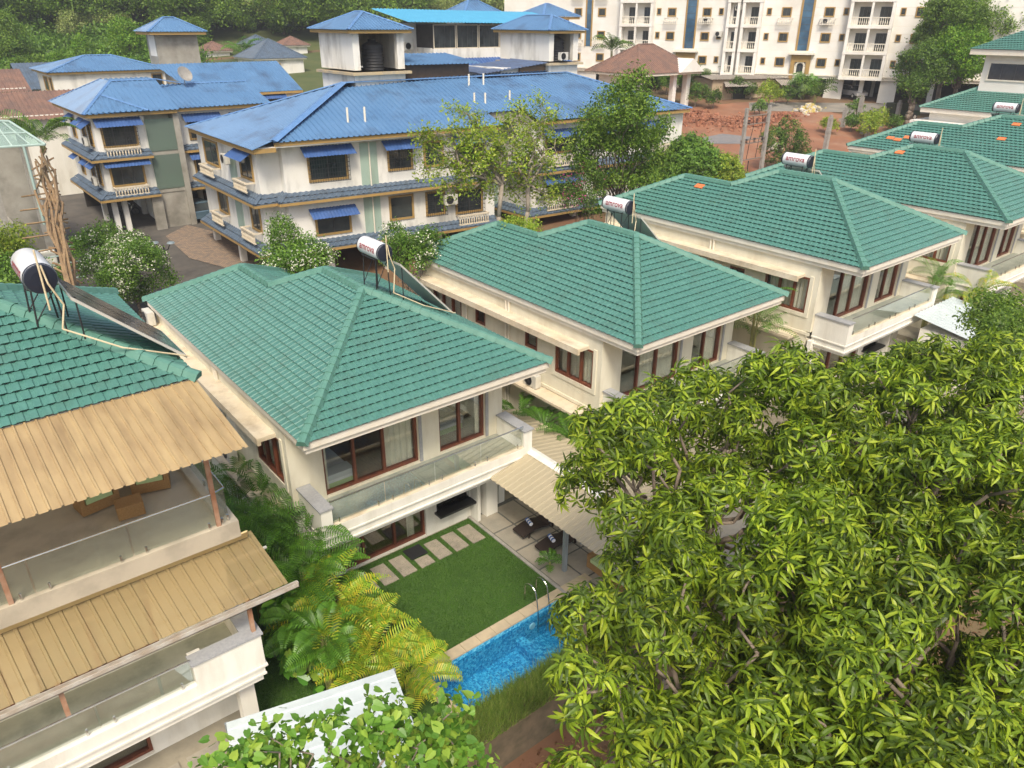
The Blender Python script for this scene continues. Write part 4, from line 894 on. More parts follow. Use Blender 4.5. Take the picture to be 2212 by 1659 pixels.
def ribroof(E,u,s,polys,mat,parent,name='roof',pit=.36,h=.06,lap=3.2):
    """ribbed metal sheet: ribs run up the slope; polys convex ccw in (a,b)"""
    E=Vector(E);u=Vector(u).normalized();s=Vector(s).normalized(); nrm=u.cross(s).normalized()
    if nrm.z<0: nrm=-nrm
    bo=bmesh.new()
    for pl in polys:
        A=sum(pl[i][0]*pl[(i+1)%len(pl)][1]-pl[(i+1)%len(pl)][0]*pl[i][1] for i in range(len(pl)))
        if A<0: pl=pl[::-1]
        a0=min(p[0] for p in pl);a1=max(p[0] for p in pl);b0=min(p[1] for p in pl);b1=max(p[1] for p in pl); bm=bmesh.new(); row=None
        for i in range(int(a0/pit)-1,int(a1/pit)+2):
            for (f,z) in ((0,0),(.62,0),(.72,h),(.9,h)):
                c=(bm.verts.new(((i+f)*pit,b0,z)),bm.verts.new(((i+f)*pit,b1,z)))
                if row: bm.faces.new((row[0],c[0],c[1],row[1]))
                row=c
        convclip(bm,pl); bm.verts.index_update(); nv=[bo.verts.new(E+u*v.co.x+s*v.co.y+nrm*v.co.z) for v in bm.verts]
        for f in bm.faces: bo.faces.new([nv[v.index] for v in f.verts])
        bm.free()
    og=Vector(ORG.get(parent.name,(0,0,0)))
    for v in bo.verts: v.co-=og
    me=bpy.data.meshes.new(name); bo.to_mesh(me); bo.free(); me.materials.append(mat); o=bpy.data.objects.new(name,me); SC.collection.objects.link(o); o.parent=parent; ORG[o.name]=tuple(og); return o
def ribface(pts,mat,parent,**k):
    """pts: eave start, eave end, then the remaining corners; all coplanar"""
    P=[Vector(p) for p in pts]; u=(P[1]-P[0]).normalized(); n=u.cross(P[2]-P[0]).normalized(); s=n.cross(u)
    return ribroof(P[0],u,s,[[((p-P[0]).dot(u),(p-P[0]).dot(s)) for p in P]],mat,parent,**k)
def hip(x0,x1,y0,y1,ze,rise,par,mat=blue,capm_=bluec,fas=must,fh=.28,pit=.34,capw=.14):
    w=x1-x0;d=y1-y0; h=min(w,d)/2
    if w>=d: A=(x0+h,y0+h,ze+rise);B=(x1-h,y0+h,ze+rise)
    else: A=(x0+h,y0+h,ze+rise);B=(x0+h,y1-h,ze+rise)
    c=[(x0,y0,ze),(x1,y0,ze),(x1,y1,ze),(x0,y1,ze)]
    if w>=d: F=[[c[0],c[1],B,A],[c[1],c[2],B],[c[2],c[3],A,B],[c[3],c[0],A]]; H_=[(c[0],A),(c[1],B),(c[2],B),(c[3],A),(A,B)]
    else: F=[[c[0],c[1],A],[c[1],c[2],B,A],[c[2],c[3],B],[c[3],c[0],A,B]]; H_=[(c[0],A),(c[1],A),(c[2],B),(c[3],B),(A,B)]
    for f in F: ribface(f,mat,par,pit=pit)
    m=MB()
    for p,q in H_: 
        if (Vector(p)-Vector(q)).length>.2: capstrip(m,p,q,capw)
    m.build('ridge_cap',capm_,par)
    m=MB(); m.box(x0+.12,y0+.12,ze-fh,x1-.12,y1-.12,ze-.03); m.build('fascia',fas,par)
def capstrip(m,p,q,w=.14,h=.09):
    p=Vector(p);q=Vector(q);d=(q-p).normalized();sd=d.cross(Vector((0,0,1))).normalized();u=sd.cross(d)
    if u.z<0: u=-u
    P=[]
    for c in (p,q): P+=[c-sd*w+u*.02,c+u*h,c+sd*w+u*.02]
    m.add(P,[(0,1,4,3),(1,2,5,4),(0,3,5,2)])
def win(w,par,u0,u1,z0,z1,fm=None,mul=1,fr=.14,aw=None,grille=False,name='window',pane=None,out=.07,o=0.):
    fm=fm or must; m=MB()
    for (a,b,c,d) in ((u0,u0+fr,z0,z1),(u1-fr,u1,z0,z1),(u0+fr,u1-fr,z0,z0+fr),(u0+fr,u1-fr,z1-fr,z1)): w.box(m,a,b,c,d,o,o+out)
    f=m.build(name,fm,par); m=MB(); w.box(m,u0+fr,u1-fr,z0+fr,z1-fr,o,o+.015); m.build('pane',pane or dgl,f)
    if mul:
        m=MB()
        for i in range(1,mul+1): a=u0+(u1-u0)*i/(mul+1); w.box(m,a-.03,a+.03,z0+fr,z1-fr,o+.015,o+.04)
        m.build('mullion',MT['dark plastic'],f)
    if grille:
        m=MB(); n=int((u1-u0)/.16)
        for i in range(n+1): a=u0+(u1-u0)*i/n; m.tube(w.at(a,z0,o+.35),w.at(a,z1,o+.35),.012,n=4)
        k=int((z1-z0)/.25)
        for i in range(k+1): c=z0+(z1-z0)*i/k; m.path([w.at(u0,c,o+.02),w.at(u0,c,o+.35),w.at(u1,c,o+.35),w.at(u1,c,o+.02)],.012,n=4)
        m.build('window_grille',black,f)
    if aw is not None:
        e=.35; z=z1+.22; m=MB(); n=int((u1-u0+2*e)/.11); prev=None
        for i in range(n+1):
            a=u0-e+(u1-u0+2*e)*i/n; h=.03*(i%2); r=(w.at(a,z+h,o+.02),w.at(a,z-.5*aw+h,o+.85*aw))
            if prev: m.poly([prev[0],prev[1],r[1],r[0]])
            prev=r
        m.build('awning',blueaw,par)
def balus(w,par,u0,u1,z0,z1,o,mat=None,sp=.2,r=.05,side=True,name='balustrade'):
    m=MB(); w.box(m,u0,u1,z1-.1,z1,o-.1,o+.06); w.box(m,u0,u1,z0,z0+.08,o-.08,o+.04); n=max(2,int((u1-u0)/sp))
    for i in range(n+1):
        u=u0+.06+(u1-u0-.12)*i/n; m.lathe(w.at(u,z0+.08,o-.02),[(0,r*.6),((z1-z0)*.3,r*1.1),((z1-z0)*.55,r*.5),((z1-z0)-.16,r*.7)],6)
    if side:
        for u in (u0,u1-.08): w.box(m,u,u+.08,z1-.1,z1,0,o-.1)
    m.build(name,mat or ivory,par)
def skirt(par,P,z,out=.75,rise=.42,wall=None):
    """sloped tile skirt round a wall polyline P (xy, viewer on the right side), with mustard edge"""
    m=MB(); e=MB(); n=len(P); O=[]
    for i in range(n):
        ds=[]
        if i>0: d=np.array(P[i])-np.array(P[i-1]); d=d/np.linalg.norm(d); ds.append(np.array([d[1],-d[0]]))
        if i<n-1: d=np.array(P[i+1])-np.array(P[i]); d=d/np.linalg.norm(d); ds.append(np.array([d[1],-d[0]]))
        if len(ds)==2: s_=ds[0]+ds[1]; s_=s_/max(.5,(1+ds[0]@ds[1])); O.append(np.array(P[i])+s_*out)
        else: O.append(np.array(P[i])+ds[0]*out)
    for i in range(n-1):
        a,b,c,d=P[i],P[i+1],O[i+1],O[i]; L=np.linalg.norm(np.array(b)-np.array(a)); k=max(1,int(L/.35)); 
        for r in range(2):
            for j in range(k):
                t0,t1=j/k,(j+1)/k; g=lambda t,s_:((a[0]+(b[0]-a[0])*t)*(1-s_)+(d[0]+(c[0]-d[0])*t)*s_,(a[1]+(b[1]-a[1])*t)*(1-s_)+(d[1]+(c[1]-d[1])*t)*s_)
                s0,s1=r/2,(r+1)/2; za=z+rise*(1-s0)+.0; zb=z+rise*(1-s1)+.05
                tm=(t0+t1)/2
                m.add([(*g(t0,s0),za),(*g(tm,s0),za+.05),(*g(t1,s0),za),(*g(t1,s1),zb),(*g(tm,s1),zb+.05),(*g(t0,s1),zb),(*g(t0,s1),zb-.06),(*g(t1,s1),zb-.06)],[(0,5,4,1),(1,4,3,2),(5,6,7,3)])
        e.add([(*a,z-.18),(*b,z-.18),(*c,z-.18),(*d,z-.18),(*a,z-.0),(*b,z-.0),(*c,z-.0),(*d,z-.0)],[(0,1,2,3),(4,7,6,5),(0,4,5,1),(1,5,6,2),(2,6,7,3),(3,7,4,0)])
    for i in range(n):
        if 0<i<n-1: capstrip(m,(*P[i],z+rise+.03),(*O[i],z+.06),.13,.09)
    m.build('tile_skirt',slate,par); e.build('skirt_edge',must,par)
# ---------- centre block
C=thing('apartment_block',(28,50,3),'long white block with blue ribbed roof and two roof towers behind the green villas','apartment block','blue roofed blocks')
WF=W((18.4,44.9),(33.2,43.3)); WL=W((17.2,56.5),(17.0,45.4)); WN=W((18.45,46.2),(18.4,44.9))
m=MB(); m.prism([(18.4,44.9),(33.2,43.3),(33.2,56),(18.4,56.3)],4.6,11.3); m.prism([(17.2,56.5),(17.0,45.4),(18.4,45.4),(18.4,56.3)],4.6,11.2)
m.prism([(33.2,47.0),(36.6,47.0),(36.6,56),(33.2,56)],2,11.6); m.prism([(36.6,43.2),(52,42.2),(52,56),(36.6,56)],4.6,11.3); m.build('wall',wallw,C)
m=MB()
for (x,y) in ((17.3,46),(17.3,51),(17.3,56),(21,45.2),(25,44.8),(29,44.4),(33,43.8),(37,43.6),(41,43.3),(45,43),(49,42.8),(52,42.6)): m.box(x-.2,y-.2,gz(x,y)-.3,x+.2,y+.2,4.6)
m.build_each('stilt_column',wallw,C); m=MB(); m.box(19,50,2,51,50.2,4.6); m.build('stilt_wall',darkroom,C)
yR,zR=50.,14.0
N_=(16.3,43.9,11.15);L_=(16.6,56.7,11.15);Ap=(25.4,yR,zR)
ribface([L_,N_,(17.62,43.93,11.56),Ap],blue,C)
Fp=(17.9,43.9,11.5)
ribface([(17.6,43.95,11.43),(33.3,42.3,11.5),(33.3,yR,zR),Ap],blue,C)
ribface([(33.3,44.6,12.05),(36.5,44.6,12.05),(36.5,yR,zR),(33.3,yR,zR)],blue,C)
m=MB()
for x in (33.22,36.56): m.add([(x,43.0,11.3),(x,50,11.3),(x,50,13.9),(x,43.0,11.45),(x+.02,43.0,11.3),(x+.02,50,11.3),(x+.02,50,13.9),(x+.02,43.0,11.45)],[(0,1,2,3),(7,6,5,4),(0,3,7,4)])
m.box(33.3,44.8,11.3,36.5,45.0,12.0); m.build('gable_infill',gry,C)
ribface([(36.5,42.3,11.5),(52.2,41.5,11.5),(46.,yR,zR),(36.5,yR,zR)],blue,C); ribface([(52.2,41.5,11.5),(52.2,57,11.5),(46.,yR,zR)],blue,C)
ribface([(52.2,57,11.5),(16.6,56.7,11.2),(25.4,yR,zR),(46.,yR,zR)],blue,C)
m=MB(); capstrip(m,(17.6,43.95,11.5),Ap,.3,.12); capstrip(m,L_,Ap,.15); capstrip(m,Ap,(46,yR,zR),.2); capstrip(m,(52.2,41.5,11.5),(46,yR,zR),.25); m.build('ridge_cap',bluec,C)
m=MB(); W((17.7,44.05),(33.2,42.45)).box(m,0,15.55,11.2,11.42,-.12,0); W((36.6,42.4),(52.1,41.6)).box(m,0,15.5,11.2,11.42,-.12,0); W((16.75,56.5),(16.45,44.05)).box(m,0,12.4,10.85,11.08,-.12,0); W((16.45,44.05),(17.8,44.0)).box(m,0,1.3,10.9,11.15,-.1,0); m.build('fascia',must,C)
m=MB(); m.prism([(16.7,56.5),(16.5,44.2),(33.2,42.6),(33.2,56)],11.12,11.2); m.prism([(36.6,42.6),(52,41.8),(52,56),(36.6,56)],11.22,11.3); m.build('soffit',wallw,C)
skirt(C,[(17.2,56.5),(17.0,45.4),(18.4,45.4),(18.4,44.9),(33.2,43.3)],7.85); skirt(C,[(17.2,56.5),(17.0,45.4),(18.4,45.4),(18.4,44.9),(33.2,43.3)],4.75)
skirt(C,[(36.6,47),(36.6,43.2),(52,42.2)],7.85); skirt(C,[(36.6,47),(36.6,43.2),(52,42.2)],4.75)
for (a,b,c,d,aw,g,mu) in ((1.5,4.1,8.8,10.7,1.,True,1),(6.8,8.6,9.0,10.7,1.,True,1),(9.4,10.9,9.0,10.7,None,False,1),(1.6,4.0,5.4,6.95,1.,False,1),(6.7,8.5,5.75,7.4,None,False,0),(9.4,10.9,5.75,7.4,None,True,1),(11.8,14.0,9.0,10.7,1.,True,1),(11.7,13.9,5.6,7.3,None,True,1)):
    win(WF,C,a,b,c,d,mul=mu,aw=aw,grille=g)
for (z0,z1) in ((8.15,10.9),(5.1,7.6)):
    m=MB(); WF.box(m,4.95,6.1,z0,z1,0,.03); m.build('stair_screen',M('pale green shaft screen',(.36,.46,.38),(.30,.40,.33),1,.5,dirt=(.25,.27,.2),dsc=1,damt=.7,stretch=(1,1,.3)),C)
    m=MB(); m.tube(WF.at(5.55,z0,.1),WF.at(5.55,z1,.1),.05,n=6); m.build('drain_pipe',trimw,C)
balus(WF,C,11.7,14.1,8.2,9.1,.55); balus(WF,C,11.7,14.1,4.9,5.6,.55)
for (a,b,c,d,aw) in ((1.3,4.3,8.9,10.6,None),(8.2,10.4,8.95,10.55,1.),(2.7,4.7,5.8,7.45,None),(8.9,10.6,5.8,7.45,None)): win(WL,C,a,b,c,d,mul=1,aw=aw,grille=c>9)
for a,b,c,d in ((1.6,4.3,8.35,8.95),(8.2,10.4,8.35,8.95),(2.5,4.7,5.2,5.9),(8.3,10.6,5.2,5.9)): balus(WL,C,a,b,c,d,.6)
for a,c in ((6.2,8.4),(6.2,5.4)): m=MB(); WL.box(m,a,a+1.2,c,c+1.9,0,.04); m.build('door',MT['pale green shaft screen'],C)
win(W((18.45,46.2),(18.4,44.9)),C,.35,.8,8.9,10.5,mul=0,fr=.1)
# staircase recess and right block front
WS=W((33.2,47.0),(36.6,47.0)); m=MB(); WS.box(m,.3,3.1,2.5,11.5,.05,.12); m.build('stair_screen',MT['pale green shaft screen'],C)
m=MB(); m.box(34.3,45.6,2,34.8,47,12.2); m.build('stair_pier',gry,C)
W2=W((36.6,43.2),(52,42.2))
for (a,b,c,d) in ((1.2,4.0,9.0,10.5),(6.0,8.2,9.0,10.5),(10.5,12.6,9.0,10.5),(1.2,4.0,5.8,7.2),(6,8,5.8,7.2),(10.5,12.6,5.8,7.2)): win(W2,C,a,b,c,d,mul=1,aw=1.,grille=a<2)
balus(W2,C,1.1,4.1,8.15,8.9,.6); balus(W2,C,1.1,4.1,4.95,5.7,.6); balus(W2,C,11,13.5,8.15,8.9,.6)
m=MB()
for (px,py) in (Z2(1045,470),Z2(1125,465),Z2(375,665),Z2(470,660),Z2(1075,575),Z2(1135,575),Z2(1270,560)):
    p=None
    for d in np.arange(40,70,.2):
        q=at(px,py,d); zr=11.5+(q[1]-43)*.365
        if q[2]<=zr: p=q;break
    if p is not None: m.tube((p[0],p[1],p[2]-.2),(p[0],p[1],p[2]+.75),.07,n=8)
m.build_each('vent_pipe',trimw,C)
def tower(x0,x1,y0,y1,zb,zm,zt,rise,par_label,label2,open_front=True,tank=True,ov=.55):
    t=thing('roof_tower',(x0,y0,zb),par_label,'roof tower','blue capped roof towers')
    m=MB(); m.box(x0,y0,zb,x1,y1,zm-.12); th=.22
    if open_front:
        m.box(x0,y0+.001,zm,x0+th,y1,zt); m.box(x0+th,y1-th,zm,x1,y1,zt); m.box(x1-.55,y0,zm,x1,y0+.4,zt); m.box(x0+th,y0,zm,x0+.5,y0+.4,zt); m.box(x1-.15,y0+.4,zm,x1,y1-th,zt)
    else: m.box(x0,y0,zm-.12,x1,y1,zt)
    m.build('wall',wallw,t)
    m=MB(); m.box(x0-.3,y0-.35,zm-.3,x1+.35,y1+.3,zm-.12) if open_front else None
    if open_front: m.build('ledge',M('ochre stained ledge',(.50,.38,.2),(.42,.36,.27),1,.9,dirt=(.1,.09,.07),dsc=1),t)
    hip(x0-ov,x1+ov,y0-ov,y1+ov,zt+.18,rise,t,pit=.25,capw=.12,fh=.22)
    if tank:
        k=thing('water_tank',((x0+x1)/2+.3,y0+1.2,zm-.1),label2,'water tank','black rooftop water tanks'); c=((x0+x1)/2+.2,y0+1.3,zm-.1); pr=[(0,.75)]
        for i in range(8): pr+=[(.1+i*.19,.75),(.14+i*.19,.71),(.2+i*.19,.71),(.24+i*.19,.75)]
        pr+=[(1.75,.6),(1.85,.3),(1.95,.28)]; m=MB(); m.lathe(c,pr,20); m.build('tank',MT['black plastic tank'],k,True); m=MB(); m.lathe((c[0],c[1],c[2]+1.95),[(0,.3),(.06,.3)],16); m.build('lid',MT['black plastic tank'],k)
    return t
M('black plastic tank',(.018,.018,.02),(.03,.03,.03),4,.6)
tower(26.4,30.4,50.0,55.0,11.5,14.75,17.1,1.1,'open sided white tower with blue cap over the left part of the long roof','black ribbed water tank in the middle roof tower')
tower(44.0,47.2,50.0,56.4,11.5,14.9,17.0,1.1,'open sided white tower right on the long roof, condenser under its opening','black ribbed water tank in the right roof tower')
t=thing('roof_shelter',(32,50.3,13.5),'low brown mesh walled shelter with dark blue sheet between the two roof towers','shelter')
m=MB(); m.box(30.6,50.1,12.8,36.4,54,13.7); m.build('plinth',wallw,t); m=MB(); m.box(30.6,50.3,13.7,36.2,53.8,15.0); m.build('mesh_screen',M('brown shade mesh',(.11,.075,.05),(.08,.055,.04),2,.8),t)
ribface([(30.4,49.7,15.0),(37.0,49.7,14.95),(37.0,54.5,15.5),(30.4,54.5,15.5)],blue,t)
t=thing('roof_penthouse',(41,50,13),'white wedge walled penthouse with a brown panel beside the right roof tower','penthouse')
m=MB(); m.prism([(39.5,50.6),(43.9,50.6),(43.9,55),(39.5,55)],12.5,14.5); m.build('wall',wallw,t); m=MB(); m.box(41.3,50.4,13.2,45.6,50.58,14.6); m.build('front_panel',M('brown weathered board',(.22,.14,.08),(.16,.11,.07),2,.9),t)
ribface([(37.4,50.2,14.15),(44.0,49.9,14.8),(44.0,55,14.9),(37.4,55.2,14.3)],M('dull blue grey sheet',(.12,.17,.28),(.1,.13,.2),1,.6),t)
ac_unit((45.2,49.6,14.95),-math.pi/2,'condenser below the opening of the right roof tower','condensers on the blue roofed blocks')
ac_unit((18.4+11.1*.994,44.9-1.2-.35,6.4),-math.pi/2-.1,'condenser between two grilled windows of the long blue block','condensers on the blue roofed blocks',sc=1.15)
ac_unit((16.6,49.6,9.6),math.pi,'condenser on the left side wall of the long blue block','condensers on the blue roofed blocks')
ac_unit((37.3,42.8,6.0),-math.pi/2,'condenser beside the barred balcony, right of the sparse tree','condensers on the blue roofed blocks')
# ---------- left block on stilts
Lb=thing('apartment_block',(14,62,3.6),'smaller white block on stilts with a green netted stair shaft and parked car','apartment block','blue roofed blocks')
g0=3.4
m=MB(); m.box(11.6,60.6,6.3,15.0,70,12); m.box(17.2,61.2,6.3,24,70,12); m.box(15.0,61.6,3.2,17.2,70,12); m.build('wall',wallw,Lb)
m=MB()
for (x,y) in ((11.9,60.9),(12.6,60.9),(14.8,61),(11.9,64.5),(14.8,65),(17.4,61.5),(19.6,61.5),(23.5,61.5),(19.6,66)): m.box(x-.17,y-.17,3,x+.17,y+.17,6.3)
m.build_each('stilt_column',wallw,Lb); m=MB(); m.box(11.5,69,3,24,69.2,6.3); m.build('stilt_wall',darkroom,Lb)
m=MB(); m.box(14.35,60.2,3.3,15.1,60.45,6.0); m.box(16.9,60.3,3,17.3,61.4,12.1); m.box(15.0,60.45,6.2,17.0,61.5,6.5); m.box(15.0,60.45,8.9,17.0,61.5,9.2); m.box(15,60.5,3.2,17,60.7,6.2); m.build('stair_shaft',gry,Lb)
m=MB(); m.box(14.95,60.4,6.5,16.95,60.43,8.9); m.box(14.95,60.4,9.2,16.95,60.43,11.4); m.build('stair_netting',stairg,Lb)
WF2=W((11.6,60.6),(15.0,60.6)); WL2=W((11.6,70),(11.6,60.6)); WR2=W((17.2,61.2),(24,61.2))
for z in (9.6,6.9):
    win(WF2,Lb,.4,2.75,z+.05,z+1.8,aw=1.,mul=2,grille=z>9); balus(WF2,Lb,.4,2.7,z-.55,z+.1,.5)
    win(WR2,Lb,.9,3.0,z+.05,z+1.7,aw=1.,grille=z>9); win(WR2,Lb,4.4,6,z+.2,z+1.6,aw=1.)
    for a in (5.6,7.6): win(WL2,Lb,a,a+1.1,z+.1,z+1.6,aw=.9,grille=a>7)
    win(WL2,Lb,2.2,3.3,z+.1,z+1.6,aw=.9)
    win(W((15.0,61.58),(17.2,61.58)),Lb,.2,.8,z+.3,z+1.6,fm=redfr,mul=0,fr=.08); win(W((15.0,61.58),(17.2,61.58)),Lb,1.3,1.85,z+.5,z+1.6,fm=redfr,mul=0,fr=.08)
skirt(Lb,[(11.6,70),(11.6,60.6),(15.0,60.6)],9.0,.7,.4); skirt(Lb,[(11.6,70),(11.6,60.6),(15.0,60.6)],6.25,.7,.4); skirt(Lb,[(17.3,61.2),(24,61.2)],9.0,.5,.35); skirt(Lb,[(17.3,61.2),(24,61.2)],6.25,.5,.35)
z=12.0
ribface([(11.0,71.5,z),(11.0,59.9,z),(14.1,64.4,z+1.75),(14.1,67,z+1.75)],blue,Lb); ribface([(11.0,59.9,z),(17.3,59.9,z),(17.3,64.4,z+1.75),(14.1,64.4,z+1.75)],blue,Lb)
ribface([(17.3,60.5,z),(24.5,60.5,z),(24.5,65.3,z+1.3),(17.3,65.3,z+1.3)],blue,Lb); ribface([(24.5,71.5,z),(17.3,71.5,z),(17.3,65.3,z+1.3),(24.5,65.3,z+1.3)],blue,Lb); ribface([(17.3,71.5,z),(11.0,71.5,z),(14.1,67,z+1.75),(17.3,67,z+1.75)],blue,Lb); ribface([(14.1,64.4,z+1.75),(17.3,64.4,z+1.75),(17.3,67,z+1.75),(14.1,67,z+1.75)],blue,Lb)
m=MB(); m.box(17.2,60.5,z-.1,17.32,71,z+.1); m.add([(17.31,60.5,z),(17.31,65.3,z+1.3),(17.31,71,z),(17.31,67,z+1.75),(17.31,64.4,z+1.75)],[(0,1,2,3,4)]); m.build('gable_infill',bluec,Lb)
ribface([(11.3,60.0,z+.05),(15.2,59.75,z+.05),(12.9,62.1,z+1.0)],blue,Lb)
m=MB()
for p,q in (((11,59.9,z),(14.1,64.4,z+1.75)),((14.1,64.4,z+1.75),(17.3,64.4,z+1.75)),((17.3,64.4,z+1.75),(19.5,65.3,z+1.3)),((19.5,65.3,z+1.3),(24.5,65.3,z+1.3)),((12.9,62.1,z+1.0),(15.2,59.75,z+.05)),((11,71.5,z),(14.1,67,z+1.75))): capstrip(m,p,q,.13)
m.build('ridge_cap',bluec,Lb); m=MB(); m.box(11.15,60.05,z-.25,17.2,71.3,z-.03); m.box(17.4,60.65,z-.25,24.3,71.3,z-.03); m.build('fascia',must,Lb)
ac_unit((11.2,61.9,9.75),math.pi,'condenser on the upper left wall of the stilted block','condensers on the blue roofed blocks'); ac_unit((11.2,61.9,7.0),math.pi,'condenser on the lower left wall of the stilted block','condensers on the blue roofed blocks')
t=thing('satellite_dish',(19.5,64.8,13.2),'grey satellite dish standing on the roof behind the stilted block','satellite dish'); m=MB(); m.lathe((19.5,64.6,14.0),[(0,.08),(.05,.35),(.16,.6),(.17,.6),(.07,.33),(.03,.05)],16,(.3,-.8,.5)); m.build('dish',concrete,t); m=MB(); m.tube((19.5,64.8,13.0),(19.5,64.7,14.0),.04); m.build('mast',steel,t)
# ---------- more blue roofs behind
def simple_block(name,label,x0,x1,y0,y1,zt,rise,roofm=None,zb=None,wins=(),group='blue roofed blocks',cat='house',ov=.5,wm=None):
    t=thing(name,((x0+x1)/2,(y0+y1)/2,gz((x0+x1)/2,(y0+y1)/2)),label,cat,group); zb=gz(x0,y0)-1 if zb is None else zb
    m=MB(); m.box(x0,y0,zb,x1,y1,zt); m.build('wall',wm or wallw,t); hip(x0-ov,x1+ov,y0-ov,y1+ov,zt+.15,rise,t,mat=roofm or blue,capm_=bluec if roofm is None else roofm,fas=must if roofm is None else trimw,fh=.2)
    F_=W((x0,y0),(x1,y0)); L_=W((x0,y1),(x0,y0))
    for (s,a,b,c,d) in wins: win(F_ if s=='F' else L_,t,a,b,c,d,mul=1,fr=.1)
    return t
def PB(px,py,d): return at(px,py,d)
# tall cement tower far left with a penthouse house below
p=PB(333,72,78); X,Y,Zt=p; t=thing('roof_tower',(X,Y,8),'tall cement sided tower with a blue pyramid roof over the left houses','roof tower','blue capped roof towers')
m=MB(); m.box(X,Y,4,X+4.3,Y+3.2,Zt); m.build('wall',gry,t); m=MB(); m.box(X-.02,Y+.3,Zt-2.2,X-.005,Y+2.6,Zt-.01); m.build('white_panel',wallw,t); hip(X-.9,X+5.2,Y-.9,Y+4.1,Zt+.15,1.35,t)
p=PB(200,188,76); X,Y,Z_=p
t=simple_block('house','white top floor with red framed openings and a low blue roof, below the tall tower',X-3.4,X+7.2,Y,Y+8,12.95,1.3,wins=[('L',6.3,7.6,11.2,12.6),('L',3.3,5.6,11.2,12.6),('F',9.2,10.3,11.0,12.7)])
p=PB(450,205,74); q=PB(672,200,74)
t=thing('house',(p[0],p[1],5),'wide blue ribbed roof between the tall tower and the middle roof tower','house','blue roofed blocks'); y_=p[1]
ribface([(p[0]-1,y_,p[2]),(q[0]+2,y_,p[2]),(q[0]+2,y_+6,p[2]+2.6),(p[0]-3.0,y_+6,p[2]+2.6)],blue,t); m=MB(); m.box(p[0]-.5,y_+.4,4,q[0]+2,y_+8,p[2]-.1); m.build('wall',wallw,t); m=MB(); m.box(p[0]-1,y_+.02,p[2]-.25,q[0]+2,y_+.2,p[2]-.03); m.build('fascia',must,t)
F_=W((p[0]-.5,y_+.4),(q[0]+2,y_+.4)); win(F_,t,1.5,3.2,p[2]-1.7,p[2]-.5,mul=1,aw=.8); win(F_,t,6.5,8.2,p[2]-1.7,p[2]-.5,mul=1,aw=.8)
# glazed house with sky blue roof
p=PB(*Z2(850,270),72); q=PB(*Z2(1210,270),72); z0=p[2]
t=thing('glazed_house',(p[0],p[1],6),'sky blue roofed house with a band of dark windows behind the roof towers','house')
X0=p[0];X1=PB(*Z2(1820,265),72)[0]+3; Y0=p[1]
m=MB(); m.box(X0,Y0,4,X1,Y0+8,z0); m.box(X0-4.5,Y0+3,4,X0,Y0+8,z0+2.2); m.box(X0,Y0+.4,z0,X1,Y0+8,z0+.05); m.build('wall',wallw,t)
F_=W((X0,Y0),(X1,Y0)); L_=X1-X0; n=int(L_/2.6)
for i in range(n): win(F_,t,i*L_/n+.05,(i+1)*L_/n-.05,z0,z0+2.1,fm=ivory,mul=3,fr=.07,o=-.1)
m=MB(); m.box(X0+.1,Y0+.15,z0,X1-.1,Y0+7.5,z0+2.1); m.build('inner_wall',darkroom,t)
win(W((X0-4.5,Y0+3),(X0,Y0+3)),t,.1,1.9,z0-.2,z0+2,mul=1,fr=.08,fm=MT['dark plastic'])
ribface([(X0-3.2,Y0-.9,z0+2.3),(X1+1,Y0-.9,z0+2.15),(X1+1,Y0+6,z0+3.3),(X0-3.2,Y0+6,z0+3.3)],skyb,t,pit=.4)
ribface([(X0-5.5,Y0-1.2,z0-1.6),(X1+1,Y0-1.2,z0-1.6),(X1+1,Y0+.0,z0-.9),(X0-4.6,Y0+.0,z0-.9)],blueaw,t)
for i,(px,py,s,lb) in enumerate((((1120*.3905+605),39,1.25,'white tower with blue cap behind the sky blue roof'),((1530*.3905+605),38,1.05,'farther white tower with blue cap beside the apartments'))):
    p=PB(px,py,82+i*6); t=thing('roof_tower',(p[0],p[1],8),lb,'roof tower','blue capped roof towers'); w_=1.9*s
    m=MB(); m.box(p[0]-w_,p[1],8,p[0]+w_,p[1]+3.5,p[2]); m.build('wall',wallw,t); hip(p[0]-w_-1,p[0]+w_+1,p[1]-1,p[1]+4.5,p[2]+.1,1.3*s,t); win(W((p[0]-w_,p[1]),(p[0]+w_,p[1])),t,2.2,3.6,p[2]-1.6,p[2]-.2,mul=0)
ac_unit(tuple(np.array([X0-1.2,Y0+2.6,z0-.2])),-math.pi/2,'condenser beside the glazed house window band','condensers on the blue roofed blocks',sc=1.2)
# ---------- apartment slab at the top right
A=thing('apartment_block',(97,58,9),'tall white apartment building with mustard window frames and stacked balconies','apartment block')
AW=W((97-.415*45,58.5+.909*45),(97+.415*30,58.5-.909*30)); AU=lambda x,y:AW.hit(*Z3(x,y))
zf=[11.6+2.95*i for i in range(6)]
m=MB(); AW.box(m,0,AW.L,zf[0],28,-12,0); m.build('wall',apw,A)
m=MB(); AW.box(m,0,AW.L,zf[0]-.35,zf[0],-.2,.25); AW.box(m,0,AW.L,zf[0]-.05,zf[0]+.12,.25,.4)
for k in range(1,6):
    for j in range(3): AW.box(m,0,AW.L,zf[k]-.04-j*.9,zf[k]-j*.9-.01,.0,.012)
m.build('moulding',trimw,A)
arcm=M('blue tinted stair glass',(.02,.05,.09),(.07,.16,.26),.35,.08,spec=.9)
def col_win(x,y,w,h,rows,bal=False,base=.95,lab=None):
    u=AU(x,y)[0]
    for r in rows:
        zc=zf[r]+base; win(AW,A,u-w/2,u+w/2,zc,zc+h,mul=1 if w>1 else 0,fr=.14 if w>1 else .1,out=.09)
        if bal and r in bal: balus(AW,A,u-w/2-.3,u+w/2+.3,zc-.9,zc-.1,.5,trimw,.28,.06)
R5=range(0,5)
